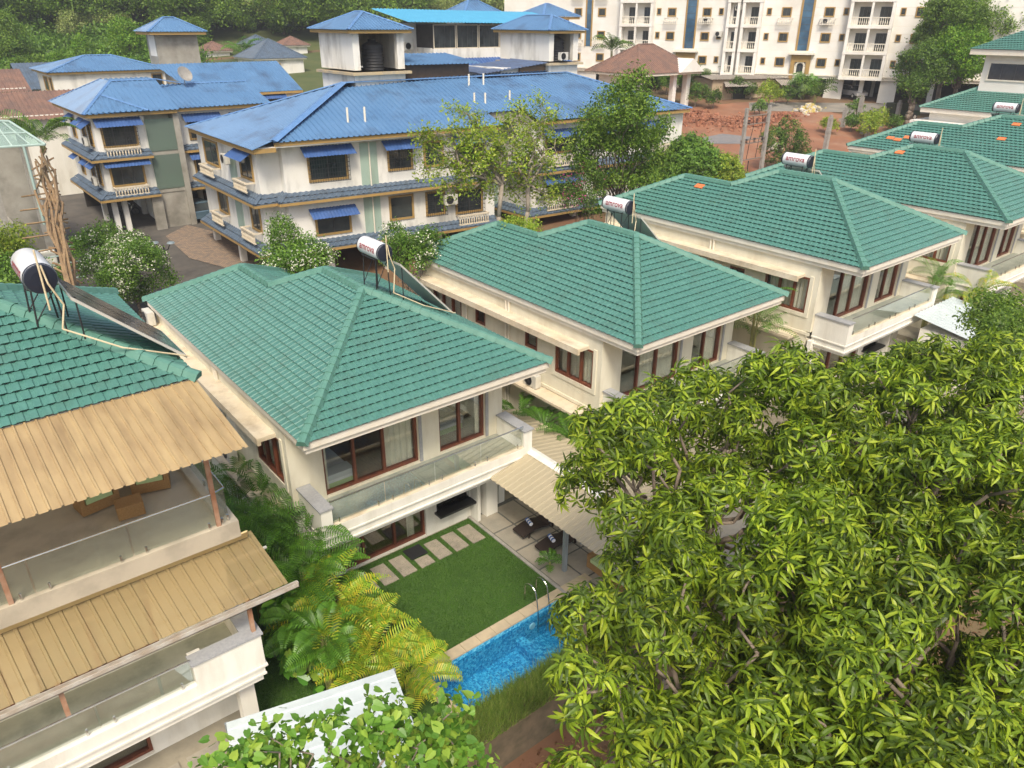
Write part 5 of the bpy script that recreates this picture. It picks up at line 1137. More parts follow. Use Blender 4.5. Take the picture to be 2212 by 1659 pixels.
for x,y,w,h,b in ((860,345,1.25,1.15,(2,)),(1090,350,1.25,1.15,(2,)),(1610,245,1.35,1.15,(1,)),(440,262,1.2,1.1,(2,)),(250,258,1.2,1.1,(2,))): col_win(x,y,w,h,R5,b)
for x,y in ((768,332),(1180,345),(1485,360),(517,260),(180,250),(-20,240)): col_win(x,y,.62,.85,R5,base=1.15)
for x,y in ((-130,250),(-255,150)): col_win(x,y,1.2,1.1,R5,(1,3))
def bay(x0,x1,y,n,out,rows,arch=False,colm=None):
    u0=AU(x0,y)[0];u1=AU(x1,y)[0]; m=MB(); top=zf[rows[-1]]+2.95
    for i in range(n+1):
        u=u0+(u1-u0)*i/n; AW.box(m,u-.18,u+.18,zf[rows[0]]-.3,top,.0,out) if i in (0,n) else AW.box(m,u-.13,u+.13,zf[rows[0]]-.3,top,out-.3,out)
    for r in rows: AW.box(m,u0-.2,u1+.2,zf[r]-.32,zf[r],.0,out+.05)
    AW.box(m,u0-.2,u1+.2,top-.3,top,.0,out+.05); m.build('bay_frame',apw,A)
    for r in rows:
        for i in range(n):
            a=u0+(u1-u0)*i/n+.15;b=u0+(u1-u0)*(i+1)/n-.15
            win(AW,A,a+(b-a)*.35,b-.05,zf[r]+.1,zf[r]+2.1,fm=MT['dark plastic'],mul=2,fr=.06,name='balcony_door'); balus(AW,A,a,b,zf[r],zf[r]+.95,out-.05,trimw,.24,.06,side=False)
            m=MB(); AW.box(m,a,b,zf[r]+.02,zf[r]+2.6,.0,.02) if False else None
bay(1215,1440,330,2,1.3,[0,1,2,3,4]); bay(640,730,320,1,1.2,[0,1,2,3,4]); bay(560,612,300,1,.9,[0,1,2,3]); bay(-5,160,150,2,1.2,[0,1,2,3])
def strip(x0,x1,y,z0,z1,arch):
    u0=AU(x0,y)[0];u1=AU(x1,y)[0]; m=MB(); c=(u0+u1)/2; r=(u1-u0)/2
    if arch:
        P=[AW.at(c+(r+.16)*math.cos(t),z1+(r+.16)*math.sin(t),.05) for t in [math.pi*i/12 for i in range(13)]]; m.path(P,.1,n=6); AW.box(m,u0-.2,u0,z0,z1,0,.1); AW.box(m,u1,u1+.2,z0,z1,0,.1)
    else: AW.box(m,u0-.25,u0,z0,z1,0,.1); AW.box(m,u1,u1+.25,z0,z1,0,.1)
    f=m.build('stair_window_frame',must,A); m=MB(); AW.box(m,u0,u1,z0,z1,.0,.04)
    if arch: m.add([AW.at(c+r*math.cos(t),z1+r*math.sin(t),.04) for t in [math.pi*i/12 for i in range(13)]],[tuple(range(13))])
    m.build('pane',arcm,f); m=MB()
    k=int((z1-z0)/.75)
    for i in range(1,k): AW.box(m,u0,u1,z0+(z1-z0)*i/k-.02,z0+(z1-z0)*i/k+.02,.04,.06)
    m.build('glazing_bar',MT['dark plastic'],f)
strip(957,1010,275,zf[1]-.1,27,False); strip(330,378,290,zf[1]-.4,zf[4]-.6,True); strip(1752,1812,200,zf[1],27,False); strip(-205,-180,100,zf[1],zf[4]-.6,True)
# entrance arches and the open ground floor
gfb=M('apartment ground floor',(.70,.68,.63),(.62,.60,.55),.6,.85)
m=MB(); um=[AU(x,440)[0] for x in (0,120,470,610,640,790,905,1020,1120,1200,1310,1430,1510,1700)]
def pier(a,b): ub=(a+b)/2; q=AW.at(ub,0,-1); AW.box(m,a,b,gz(q[0],q[1])-1.5,zf[0]-.35,-1.0,-.1)
U=lambda x:AU(x,470)[0]
for a,b in ((-600,120),(300,480),(600,625),(780,800),(1110,1210),(1300,1325),(1415,1510),(1690,1720)): pier(U(a),U(b))
m.build_each('ground_floor_pier',gfb,A)
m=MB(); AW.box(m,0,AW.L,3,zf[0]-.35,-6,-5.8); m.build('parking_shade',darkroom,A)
m=MB()
for x in (700,850,1070,1260,1370,1600): u=U(x); AW.box(m,u-.2,u+.2,6,zf[0]-.35,-4,-3.6)
m.build_each('parking_column',gfb,A)
for (x0,x1,y,lb) in ((915,1022,400,0),(285,390,340,1)):
    a,b=AU(x0,y)[0],AU(x1,y)[0]; z0=7.; z1=zf[1]-.5; m=MB(); AW.box(m,a,a+.5,z0,z1,0,.35); AW.box(m,b-.5,b,z0,z1,0,.35); AW.box(m,a+.5,b-.5,z1-.9,z1,0,.35); m.build('entrance_surround',must,A)
    m=MB(); AW.box(m,a-.4,b+.4,z1,z1+.25,0,.8); AW.box(m,a-.2,b+.2,z1+.25,z1+.45,0,.5); m.build('entrance_cornice',trimw,A)
    c=(a+b)/2; r=(b-a)/2-.7; m=MB(); P=[AW.at(c+r*math.cos(t),z1-1.2-r*.3+r*math.sin(t)*.9,.2) for t in [math.pi*i/10 for i in range(11)]]; m.path(P,.13,n=6); AW.box(m,a+.55,a+.8,z0,z1-1.4,0,.3); AW.box(m,b-.8,b-.55,z0,z1-1.4,0,.3); m.build('entrance_arch',trimw,A)
    win(AW,A,c-.7,c+.7,zf[0]+.2,zf[0]+1.7,fm=trimw,mul=1,fr=.08,o=.05); m=MB(); AW.box(m,c-.75,c+.75,z0,zf[0]-.5,0,.06); m.build('entrance_door',darkroom,A)
for (x,y,lb) in ((-280*0+460,110,'condenser over the second floor window left of the stepped bays'),(-455*0+640,45,'condenser on the top balcony of the narrow bay'),(1120,118,'condenser under the third floor window right of the blue stair strip'),(525,190,'condenser beside the narrow bay at the second floor')):
    u,z=AU(x,y); q=AW.at(u,z-.3,.35); ac_unit(q,math.atan2(AW.n[1],AW.n[0]),lb,'condensers on the apartment front',sc=1.1)
# ======================= roads, lot, vegetation, everything behind
asph=M('old asphalt',(.075,.068,.06),(.11,.10,.085),.8,.9,.15,30,dirt=(.16,.13,.10),dsc=.4,damt=.6)
def brickpav():
    m=M('zigzag paver',(.30,.22,.15),(.22,.17,.12),1,.9); n=m.node_tree; b=n.nodes['Principled BSDF']; tc=n.nodes.new('ShaderNodeTexCoord'); t=n.nodes.new('ShaderNodeTexBrick'); t.inputs['Scale'].default_value=2.2
    t.inputs['Color1'].default_value=(.34,.24,.16,1); t.inputs['Color2'].default_value=(.18,.15,.12,1); t.inputs['Mortar'].default_value=(.12,.09,.07,1); t.inputs['Mortar Size'].default_value=.03
    n.links.new(tc.outputs['Object'],t.inputs['Vector']); n.links.new(t.outputs['Color'],b.inputs['Base Color']); return m
XY=lambda x,y:tuple(T(x,y)[:2])
drape('road',[(-8,36.8),(20.5,36.8),(20.5,78),(-8,78)],.04,asph)
drape('pavement',[XY(405,488),XY(600,540),XY(560,600),XY(410,560),XY(358,512)],.08,brickpav())
drape('road',[(100,43.2),(84,58),(88,61),(104,47)],.05,M('gravel drive',(.20,.19,.17),(.28,.25,.21),.6,.9))
drape('dirt_lot',[(53,36.8),(90,37),(92,60),(60,72)],.03,M('trampled red laterite',(.30,.13,.065),(.22,.105,.06),.25,.95,.4,4,dirt=(.36,.24,.16),dsc=.35,damt=.7))
drape('green_ground',[(-90,80),(46,80),(110,110),(160,170),(-90,170)],.05,M('dull green undergrowth',(.06,.085,.02),(.10,.11,.035),.3,.95,.5,2))
# heaps
def heap(name,label,cat,px,n,sz,rad,hgt,mat,seed):
    rg=np.random.default_rng(seed); b=T(*px); m=MB()
    for i in range(n):
        a=rg.uniform(0,6.28); r=rad*abs(rg.normal(0,.5)); q=b+[math.cos(a)*r*1.6,math.sin(a)*r*.8,0]; q[2]=gz(q[0],q[1])+max(0,hgt*(1-r/rad))*rg.uniform(.3,1); s=sz*rg.uniform(.5,1.3)
        P=[(np.array([x,y,z])*s*rg.uniform(.35,1.2,3)+q) for (x,y,z) in ((-1,-1,-1),(1,-1,-1),(1,1,-1),(-1,1,-1),(-1,-1,1),(1,-1,1),(1,1,1),(-1,1,1))]; m.hexa(P)
    o=m.build(name,mat,org=tuple(map(float,b))); 
    tag(o,label,cat,kind='stuff')
lat=M('laterite rubble',(.40,.17,.09),(.28,.13,.08),1.5,.95,.3,8)
for i,(px,n,r) in enumerate((((1520,262),120,3.2),((1580,268),140,3.5),((1640,268),90,2.5),((1500,250),60,2.),((1690,255),90,2.2))): heap('rubble_heap',['orange laterite rubble at the left end of the red lot','orange laterite rubble in the middle of the red lot','orange laterite rubble before the green shrubs on the lot','small laterite heap behind the others','laterite pieces beside the sack heap'][i],'rubble',px,int(n*1.6),.15,r,.7,lat,i)
heap('sack_heap','heap of yellow and white torn sacks on the red lot','waste',(1745,240),70,.22,1.8,.8,M('torn sacks',(.62,.50,.16),(.65,.62,.57),2,.9,lo=.45,hi=.55),7)
heap('stone_heap','white lime and stone heap lying right of the twin pole','rubble',(1675,322),40,.22,1.2,.5,M('pale stone',(.55,.50,.43),(.45,.40,.33),2,.9),8)
heap('stone_heap','grey stone heap among the concrete stubs','rubble',(1835,262),50,.25,1.2,.8,M('grey stone',(.42,.37,.3),(.32,.28,.22),2,.9),9)
o=None
drape('gravel_patch',[XY(1510,300),XY(1560,290),XY(1625,297),XY(1600,312),XY(1530,312)],.07,M('grey gravel patch',(.17,.17,.17),(.22,.2,.19),2,.9))
# concrete stub posts
PLB=['short concrete stub post at the left end of the row','thin concrete stub post behind the left pair','short stub post in the middle behind the stones','tallest concrete stub post, above the grey stones','stub post right beside the grey stones','lowest stub post in front of the grey stones','stub post between the stones and the jeep','stub post just before the jeep','leaning stub post beside the left end one']
for i,(x,y,h) in enumerate(((1787,300,2.2),(1820,275,1.9),(1838,272,1.5),(1852,268,2.9),(1862,290,2.0),(1872,300,1.6),(1903,275,2.0),(1935,265,2.2),(1781,330,2.2))):
    b=T(x,y); m=MB(); m.box(b[0]-.2,b[1]-.2,b[2]-.3,b[0]+.2,b[1]+.2,b[2]+h); m.box(b[0]-.13,b[1]-.13,b[2]+h,b[0]+.13,b[1]+.13,b[2]+h+.25)
    tag(m.build('concrete_post',concrete,org=tuple(map(float,b))),PLB[i],'post','concrete stub posts')
# jeep
def car(base,ang,label,body,kind='car',L=3.7,Wd=1.65,Hh=1.5):
    t=thing('parked_'+kind,base,label,kind); c,s=math.cos(ang),math.sin(ang); o=np.array(base,float)
    def X(x,y,z): return (o[0]+x*c-y*s,o[1]+x*s+y*c,o[2]+z)
    w=Wd/2
    def body_prof(P,y0,y1,m,inset=0):
        n=len(P); vs=[X(x,y0+inset*(z>.9),z) for x,z in P]+[X(x,y1-inset*(z>.9),z) for x,z in P]; m.add(vs,[tuple(range(n)),tuple(range(n,2*n))[::-1]]+[(i,i+n,(i+1)%n+n,(i+1)%n) for i in range(n)])
    if kind=='jeep': P=[(-1.8,.5),(1.8,.5),(1.8,1.0),(.5,1.1),(.5,1.15),(-1.8,1.15)]; 
    else: P=[(-L/2,.35),(L/2,.35),(L/2,.72),(L/2-.7,.9),(L/2-.9,.92),(-L/2+.1,.95),(-L/2,.85)]
    m=MB(); body_prof(P,-w,w,m); m.build('body',body,t)
    m=MB()
    if kind=='jeep': body_prof([(-1.8,1.15),(.3,1.15),(.15,1.85),(-1.8,1.85)],-w+.05,w-.05,m); m.build('canvas_top',M('olive canvas',(.05,.06,.03),rough=.9),t)
    else:
        P=[(-L/2+.05,.93),(L/2-.95,.93),(L/2-1.55,Hh-.04),(-L/2+.35,Hh-.04)]; body_prof(P,-w+.03,w-.03,m); m.build('windows',dgl,t); m=MB(); body_prof([(-L/2+.33,Hh-.06),(L/2-1.5,Hh-.06),(L/2-1.6,Hh),(-L/2+.45,Hh)],-w+.06,w-.06,m)
        for x in (-L/2+.2,-.1,L/2-1.25):
            for y in (-w+.04,w-.1): m.hexa([X(x-.04,y,.9),X(x+.04,y,.9),X(x+.04,y+.06,.9),X(x-.04,y+.06,.9),X(x*.9-.04,y,Hh-.05),X(x*.9+.04,y,Hh-.05),X(x*.9+.04,y+.06,Hh-.05),X(x*.9-.04,y+.06,Hh-.05)])
        m.build('roof',body,t)
        for y in (-w+.02,w-.2): m=MB(); m.hexa([X(-L/2-.01,y,.62),X(-L/2+.1,y,.62),X(-L/2+.1,y+.18,.62),X(-L/2-.01,y+.18,.62),X(-L/2-.01,y,.9),X(-L/2+.1,y,.9),X(-L/2+.1,y+.18,.9),X(-L/2-.01,y+.18,.9)]); m.build('tail_light',M('red lens',(.4,.02,.02),rough=.3),t)
        m=MB(); m.hexa([X(-L/2-.05,-w+.05,.35),X(-L/2+.1,-w+.05,.35),X(-L/2+.1,w-.05,.35),X(-L/2-.05,w-.05,.35),X(-L/2-.05,-w+.05,.55),X(-L/2+.1,-w+.05,.55),X(-L/2+.1,w-.05,.55),X(-L/2-.05,w-.05,.55)]); m.build('bumper',body,t)
    for x in (-L/2+.65,L/2-.7):
        for y in (-w,w):
            m=MB(); r=.36 if kind=='jeep' else .3; m.lathe(X(x,y-.1*np.sign(y)*0-.09,r),[(0,r*.9),(.02,r),(.16,r),(.18,r*.9)],16,(-s,c,0)); k=m.build('wheel',M('rubber tyre',(.02,.02,.02),rough=.8),t); m=MB(); m.lathe(X(x,y-.1,r),[(0,r*.55),(.2,r*.55)],12,(-s,c,0)); m.build('rim',alu,k)
    return t
b=T(432,478); car(tuple(map(float,b+[0,1.2,0])),R(92),'small blue grey hatchback parked under the stilted block, seen from behind',M('blue grey car paint',(.12,.19,.24),rough=.25,coat=.5,metal=.3))
b=T(1946,258); car(tuple(map(float,b)),R(-25),'old dark green canvas topped jeep at the right of the concrete stubs',M('dark green car paint',(.02,.04,.02),rough=.5),'jeep',L=3.5)
q=AW.at(AU(1265,500)[0],0,-1.5); car((float(q[0]),float(q[1]),float(gz(q[0],q[1])+.1)),R(-114)+math.pi/2-math.pi/2,'silver car in the open ground floor of the apartment building',M('silver car paint',(.5,.5,.5),rough=.25,coat=.5,metal=.3))
# motorbike
b=T(281,473); t=thing('motorbike',tuple(map(float,b)),'black motorbike parked between the white stilts','motorbike'); x,y,z=b+[0,.9,0]
for dx in (-.65,.7):
    m=MB(); 
    P=[(x+dx+.3*math.cos(a_),y,z+.32+.3*math.sin(a_)) for a_ in [2*math.pi*i/14 for i in range(15)]]; m.path(P,.05,n=6); 
    for i in range(7): a_=math.pi*i/7; m.tube((x+dx+.28*math.cos(a_),y,z+.32+.28*math.sin(a_)),(x+dx-.28*math.cos(a_),y,z+.32-.28*math.sin(a_)),.008,n=4)
    m.build('wheel',black,t)
m=MB(); m.lathe((x+.05,y,z+.75),[(-.3,.08),(-.1,.17),(.2,.17),(.32,.06)],10,(1,0,.1)); m.build('fuel_tank',black,t); m=MB(); m.hexa([(x-.65,y-.13,z+.68),(x-.1,y-.13,z+.68),(x-.1,y+.13,z+.68),(x-.65,y+.13,z+.68),(x-.75,y-.1,z+.82),(x-.1,y-.12,z+.76),(x-.1,y+.12,z+.76),(x-.75,y+.1,z+.82)]); m.build('seat',MT['dark plastic'],t)
m=MB(); m.path([(x+.7,y,z+.32),(x+.45,y,z+.95),(x+.35,y-.3,z+1.0)],.025); m.tube((x+.45,y,z+.95),(x+.35,y+.3,z+1.0),.02); m.path([(x-.65,y,z+.32),(x-.1,y,z+.35),(x+.4,y,z+.4),(x+.5,y,z+.8)],.03); m.lathe((x+.55,y,z+.85),[(0,.1),(.1,.08)],10,(1,0,0)); m.box(x-.15,y-.15,z+.25,x+.3,y+.15,z+.6); m.build('frame',steel,t)
# street lamp
b=T(370,617); t=thing('street_lamp',tuple(map(float,b)),'black twin headed street lamp beside the flowering bush and the road','street lamp'); x,y,z=b
m=MB(); m.tube((x,y,z-.2),(x,y,z+2.6),.06,.045); m.lathe((x,y,z+1.1),[(0,.07),(.05,.1),(.1,.07)],10); m.build('pole',black,t)
for s_ in(-1,1): m=MB(); m.path([(x,y,z+2.3),(x+s_*.25*.78,y-s_*.25*.63,z+2.35),(x+s_*.45*.78,y-s_*.45*.63,z+2.75)],.025); a_=m.build('arm',black,t); m=MB(); m.lathe((x+s_*.5*.78,y-s_*.5*.63,z+2.7),[(0,.1),(.05,.25),(.12,.2),(.16,.05)],14); m.build('lamp_shade',M('pale lamp shade',(.2,.25,.27),rough=.3),a_)
# twin transformer pole
t=thing('utility_pole',tuple(map(float,T(1600,398))),'twin concrete pole frame with crossbars and insulators beside the red lot','utility pole')
pa,pb=T(1592,402),T(1640,392); dd=(pb-pa); m=MB()
for p_ in (pa,pb): m=MB(); m.hexa([(p_[0]+a*.2,p_[1]+b_*.14,p_[2]+z_) for z_,k in ((-.5,1),(6.6,.7)) for a,b_ in ((-k,-k),(k,-k),(k,k),(-k,k))]); m.build('pole',concrete,t)
m=MB()
for h in (2.2,3.6,3.9,5.2,5.9): m.tube(pa+[-dd[0]*.1,-dd[1]*.1,h],pb+[dd[0]*.1,dd[1]*.1,h],.06,n=4)
m.build('crossbar',M('rusty crossbar',(.2,.16,.13),rough=.8),t)
m=MB()
for h in (3.6,5.2):
    for f in (.15,.5,.85):
        for k_ in range(3): m.lathe(pa+dd*f+[0,0,h+.08+k_*.12],[(0,.06),(.04,.14),(.08,.06)],8)
m.build('insulator',black,t); m=MB()
for f in (.3,.7): m.path([pa+dd*f+[0,0,5.9],pa+dd*(f+.08)+[0,0,5.0],pa+dd*f+[0,0,3.7],pa+dd*(f-.05)+[0,0,2.2]],.025,n=4)
m.build('cable',darkcable,t)
m=MB(); m.tube(T(1608,412),T(1608,412)+[0,0,2.6],.04); m.build('post',black,t)
# sheds and pavilion
def shed(px0,px1,h,label,dpt=4,roofm=None,cat='shed',wallm=None,name='shed',rise=.5,over=.4,rz=None):
    a=T(*px0);b=T(*px1); d=(b-a)[:2]; L=np.linalg.norm(d); d/=L; w=W(a[:2],b[:2]); z=min(a[2],b[2]); t=thing(name,tuple(map(float,a)),label,cat)
    m=MB(); w.box(m,0,L,z-1,z+h,-dpt,0); m.build('wall',wallm or ivory,t)
    P=[w.at(-over,z+h,over),w.at(L+over,z+h,over),w.at(L+over,z+h+rise,-dpt/2),w.at(-over,z+h+rise,-dpt/2)]; Q=[w.at(L+over,z+h,-dpt-over),w.at(-over,z+h,-dpt-over),P[3],P[2]]
    ribface(P,roofm or concrete,t); ribface(Q,roofm or concrete,t); return t,w,L,z
mud=M('mud plaster wall',(.42,.33,.22),(.34,.26,.17),1,.9,dirt=(.2,.14,.09),dsc=.5)
t,w,L,z=shed((1535,218),(1700,205),2.6,'low mud coloured shed with sheet canopies in front of the apartments',5,M('grey asbestos sheet',(.33,.29,.24),(.26,.23,.19),1,.9),wallm=mud,rise=.3)
m=MB(); w.box(m,3.2,5.0,z-.5,z+1.9,0,.05); m.build('door',darkroom,t); m=MB(); w.box(m,8.2,9.3,z+.9,z+1.9,0,.05); m.build('window',M('rust red shutter',(.25,.09,.05),rough=.8),t)
ribface([w.at(1.0,z+1.8,1.6),w.at(5.6,z+1.8,1.6),w.at(5.2,z+2.3,.02),w.at(1.6,z+2.3,.02)],MT['grey asbestos sheet'],t); ribface([w.at(L-2.5,z+1.9,2.0),w.at(L+1.6,z+1.7,2.2),w.at(L+.6,z+2.5,.02),w.at(L-2.5,z+2.5,.02)],MT['grey asbestos sheet'],t)
redt=M('old red brown tile',(.23,.13,.09),(.16,.095,.075),1.2,.85,.4,6,dirt=(.10,.08,.07),dsc=.5,damt=.7)
p=PB(1395,150,92); t=thing('gate_pavilion',tuple(map(float,p)),'pavilion with a brown tiled hip roof and small white gables before the apartments','pavilion')
hip(p[0]-5.5,p[0]+6.0,p[1]-4,p[1]+5,p[2]-.2,3.0,t,mat=redt,capm_=redt,fas=trimw); m=MB(); m.box(p[0]-4.5,p[1]-3,7,p[0]-3.8,p[1]+4,p[2]-.3); m.box(p[0]+4.3,p[1]-3,7,p[0]+5,p[1]-2.3,p[2]-.3); m.box(p[0]-4.5,p[1]+3.5,7,p[0]+5,p[1]+4,p[2]-.3); m.box(p[0]+1.8,p[1]-3,7,p[0]+2.4,p[1]-2.4,p[2]-.3); m.build_each('column',apw,t)
m=MB(); c_=(p[0]+3.6,p[1]-4.3,p[2]-.2); m.prism([(0,0)],0,0) if 0 else m.add([(c_[0]-2.2,c_[1],c_[2]),(c_[0]+2.2,c_[1],c_[2]),(c_[0],c_[1],c_[2]+1.5),(c_[0]-2.2,c_[1]+2.6,c_[2]),(c_[0]+2.2,c_[1]+2.6,c_[2]),(c_[0],c_[1]+3.6,c_[2]+1.5)],[(0,1,2),(3,5,4),(0,2,5,3),(1,4,5,2),(0,3,4,1)]); m.build('gable',apw,t)
# white shed by the third villa
a=onz(2000,700,4.4); t=thing('tin_shed',tuple(map(float,(a[0],a[1],1.64))),'white shed with pale blue sheet roof at the right corner of the third villa','shed'); x,y=a[0],a[1]
m=MB(); m.box(x,y-2.4,1.6,x+3.8,y+.2,4.1); m.build('wall',white,t); ribface([(x-.2,y-2.7,4.2),(x+4.2,y-2.7,4.2),(x+4.2,y+.6,4.75),(x-.2,y+.6,4.75)],ws,t); m=MB(); m.box(x-.2,y-2.68,4.0,x+4.2,y-2.62,4.17); m.build('gutter',black,t)
# upper villa at the right edge
t=thing('terraced_villa',(80,25,4),'tall white villa with two levels of green roofs at the upper right edge','villa','green roofed villas in a row')
def zz5(x,y): return (1780+x*.1953,69+y*.1953)
p=at(*zz5(1055,830),76); ze_=p[2]; x0,y1=p[0],p[1]; 
tiled((x0,y1-11,ze_),(0,1,0),(CS,0,SN),[[(0,0),(11,0),(11-4.2,4.2/CS),(0,4.2/CS)]],tile,t,'roof',cw=.33); tiled((x0,y1,ze_),(1,0,0),(0,-CS,SN),[[(0,0),(14,0),(14,4.2/CS),(4.2,4.2/CS)]],tile,t,'roof',cw=.33)
m=MB(); caps(m,(x0,y1,ze_+.04),(x0+4.2,y1-4.2,ze_+.04+4.2*TN)); m.build('ridge_cap',capm,t)
m=MB(); m.box(x0+.1,y1-11,ze_-.45,x0+14,y1-.1,ze_-.02); m.build('fascia',trimw,t); m=MB(); m.box(x0+.8,y1-11,ze_-6,x0+14,y1-.8,ze_-.45); m.box(x0+3.2,y1-9,ze_,x0+16,y1-3.8,ze_+5.2); m.box(x0+6.5,y1-14,ze_-3,x0+16,y1-8.2,ze_+5.0); m.box(x0-.8,y1-11,ze_-1.45,x0+14,y1+.3,ze_-1.2); m.build('wall',apw,t)
WL3=W((x0+3.2,y1-3.8),(x0+3.2,y1-9)); win(WL3,t,.5,4.2,ze_+2.6,ze_+4.3,fm=trimw,mul=2,o=.02,pane=panelm); WL4=W((x0+6.5,y1-8.2),(x0+6.5,y1-14)); win(WL4,t,2.5,4.4,ze_+1.6,ze_+3.3,fm=wood,mul=1,o=.02,pane=panelm)
z8=ze_+5.4
tiled((x0+2.2,y1-12,z8),(0,1,0),(CS,0,SN),[[(0,0),(9.5,0),(9.5-6,6/CS),(0,6/CS)]],tile,t,'roof',cw=.33); tiled((x0+2.2,y1-2.5,z8),(1,0,0),(0,-CS,SN),[[(0,0),(16,0),(16,6/CS),(6,6/CS)]],tile,t,'roof',cw=.33); m=MB(); m.box(x0+2.3,y1-15,z8-.5,x0+17,y1-2.6,z8-.02); m.build('fascia',trimw,t)
tiled((x0+5.6,y1-17,z8-.3),(0,1,0),(CS,0,SN),[[(0,0),(9,0),(4.6,4.4/CS),(0,4.4/CS)]],tile,t,'roof',cw=.33)
# ---------- left edge: unfinished building, bamboo, red roofs
t=thing('unfinished_building',(4,62,3.5),'bare concrete building with pillars at the left edge','building'); p=onz(20,620,3.0)
m=MB(); P0=at(0,330,42); x,y=P0[0],P0[1]; m.box(x-6,y+3,0,x+1.6,y+9,11.0); m.box(x-6,y-1,0,x-.2,y+3,7.0); m.build('wall',gry,t); m=MB(); m.box(x+1.1,y+.8,0,x+1.5,y+1.2,12); m.box(x-1,y-.9,0,x-.6,y-.5,12.5); m.build('pillar',concrete,t); m=MB(); m.box(x-3,y-1.3,4.0,x+1.2,y-.9,5.6); m.build('white_panel',wallw,t)
m=MB()
for i in range(5): m.tube((x-4,y-1.5,4.0+i*.45),(x+2.4,y-2.0+.1*i,4.0+i*.45),.045,n=6)
m.build('railing',M('pale green rail',(.33,.44,.40),rough=.5),t)
t=thing('glass_canopy',(x,y,9),'pale green framed glass canopy above the unfinished building','canopy'); gm=MT['pale green rail']; A_=[at(*p,38) for p in ((-60,258),(20,262),(98,312),(-60,322))]; m=MB()
for i in range(4): m.tube(A_[i],A_[(i+1)%4],.06,n=6)
for f in (.3,.55,.8): m.tube(A_[0]+(A_[1]-A_[0])*f,A_[3]+(A_[2]-A_[3])*f,.04,n=6)
m.tube((A_[1]+A_[2])/2,(A_[0]+A_[3])/2,.04,n=6); m.tube(A_[3]*.3+A_[2]*.7,A_[3]*.3+A_[2]*.7-[0,0,4],.07,n=6); m.build('frame',gm,t); m=MB(); m.poly([tuple(p-[0,0,.03]) for p in A_]); m.build('pane',MGlass('green glass',(.55,.75,.65),.8,.05,opaque=(.3,.45,.38),oamt=.4),t)
bam=M('dry bamboo',(.30,.20,.10),(.20,.125,.065),3,.85); rg=np.random.default_rng(4)
t=thing('bamboo_scaffold',tuple(map(float,at(150,620,36))),'leaning bundle of bamboo scaffold poles behind the left villa','scaffolding'); m=MB()
for i in range(12):
    o_=rg.uniform(-14,14); b=at(150+o_,640,34+rg.uniform(-1,1)); tp=at(85+o_*1.1,315+rg.uniform(-10,40),44+rg.uniform(-1,1)); branch_mesh(m,b,tp,.07,.05,rg,7,.03)
for i in range(14):
    f=i/14; c=at(150-65*f,620-290*f,35+9*f); a_=rg.uniform(-.5,.5); m.tube(c+rt*(-.6)+up*a_,c+rt*.7-up*a_*.6,.05,n=5)
for i in range(5): c=at(120-i*6,545-i*30,37+i); m.tube(c-rt*rg.uniform(.8,1.6),c+rt*rg.uniform(.3,1.0)+up*.3,.045,n=5)
m.build('bamboo_pole',bam,t)
for (px,py,d,wx,wy,rs,lb) in ((62,250,60,4.6,4,1.5,'red tiled roof with a white gable, left of the stilted block'),(-12,192,72,3.0,4,1.5,'reddish roof and white gable at the left edge'),(100,185,84,2.4,4,2.2,'white gabled house with blue tiled slope at the upper left')):
    p=PB(px,py,d); t=thing('house',tuple(map(float,(p[0],p[1],gz(p[0],p[1])))),lb,'house','houses at the left edge'); rm=redt if 'red' in lb else slate
    m=MB(); m.box(p[0]-wx+.4,p[1],0,p[0]+wx-.4,p[1]+wy*2,p[2]-.0); xg=p[0]+wx-.4; m.add([(xg,p[1],p[2]),(xg,p[1]+wy*2,p[2]),(xg,p[1]+wy,p[2]+rs-.2),(xg-.2,p[1],p[2]),(xg-.2,p[1]+wy*2,p[2]),(xg-.2,p[1]+wy,p[2]+rs-.2)],[(0,1,2),(3,5,4)]); m.build('wall',white,t)
    ribface([(p[0]-wx,p[1]-.6,p[2]-.3),(p[0]+wx,p[1]-.6,p[2]-.3),(p[0]+wx,p[1]+wy,p[2]+rs),(p[0]-wx,p[1]+wy,p[2]+rs)],rm,t,h=.06); ribface([(p[0]+wx,p[1]+2*wy+.6,p[2]-.3),(p[0]-wx,p[1]+2*wy+.6,p[2]-.3),(p[0]-wx,p[1]+wy,p[2]+rs),(p[0]+wx,p[1]+wy,p[2]+rs)],rm,t)
for (px,py,d,s_,rm,lb) in ((470,112,120,3.2,redt,'small white tower with a brown pyramid roof, left of the far palm'),(640,100,125,3.2,redt,'small white tower with a brown pyramid roof, next to the middle roof tower'),(565,98,122,3.3,slate,'small white tower with a grey blue pyramid roof among the trees'),(605,128,110,6,slate,'low white house with a dark blue tiled hip roof beside the far palm'),(100,95,150,9,redt,'far pink roofed house among the upper left trees'),(395,42,160,4.5,redt,'far red roof peeking over the bright green tree')):
    p=PB(px,py,d); simple_block('house',lb,p[0]-s_/2*1.2,p[0]+s_/2*1.2,p[1],p[1]+s_*1.2,p[2],s_*.42,roofm=rm,group='small far houses',wins=[('F',s_*.3,s_*.6,p[2]-1.5,p[2]-.5)] if s_>4 else ())
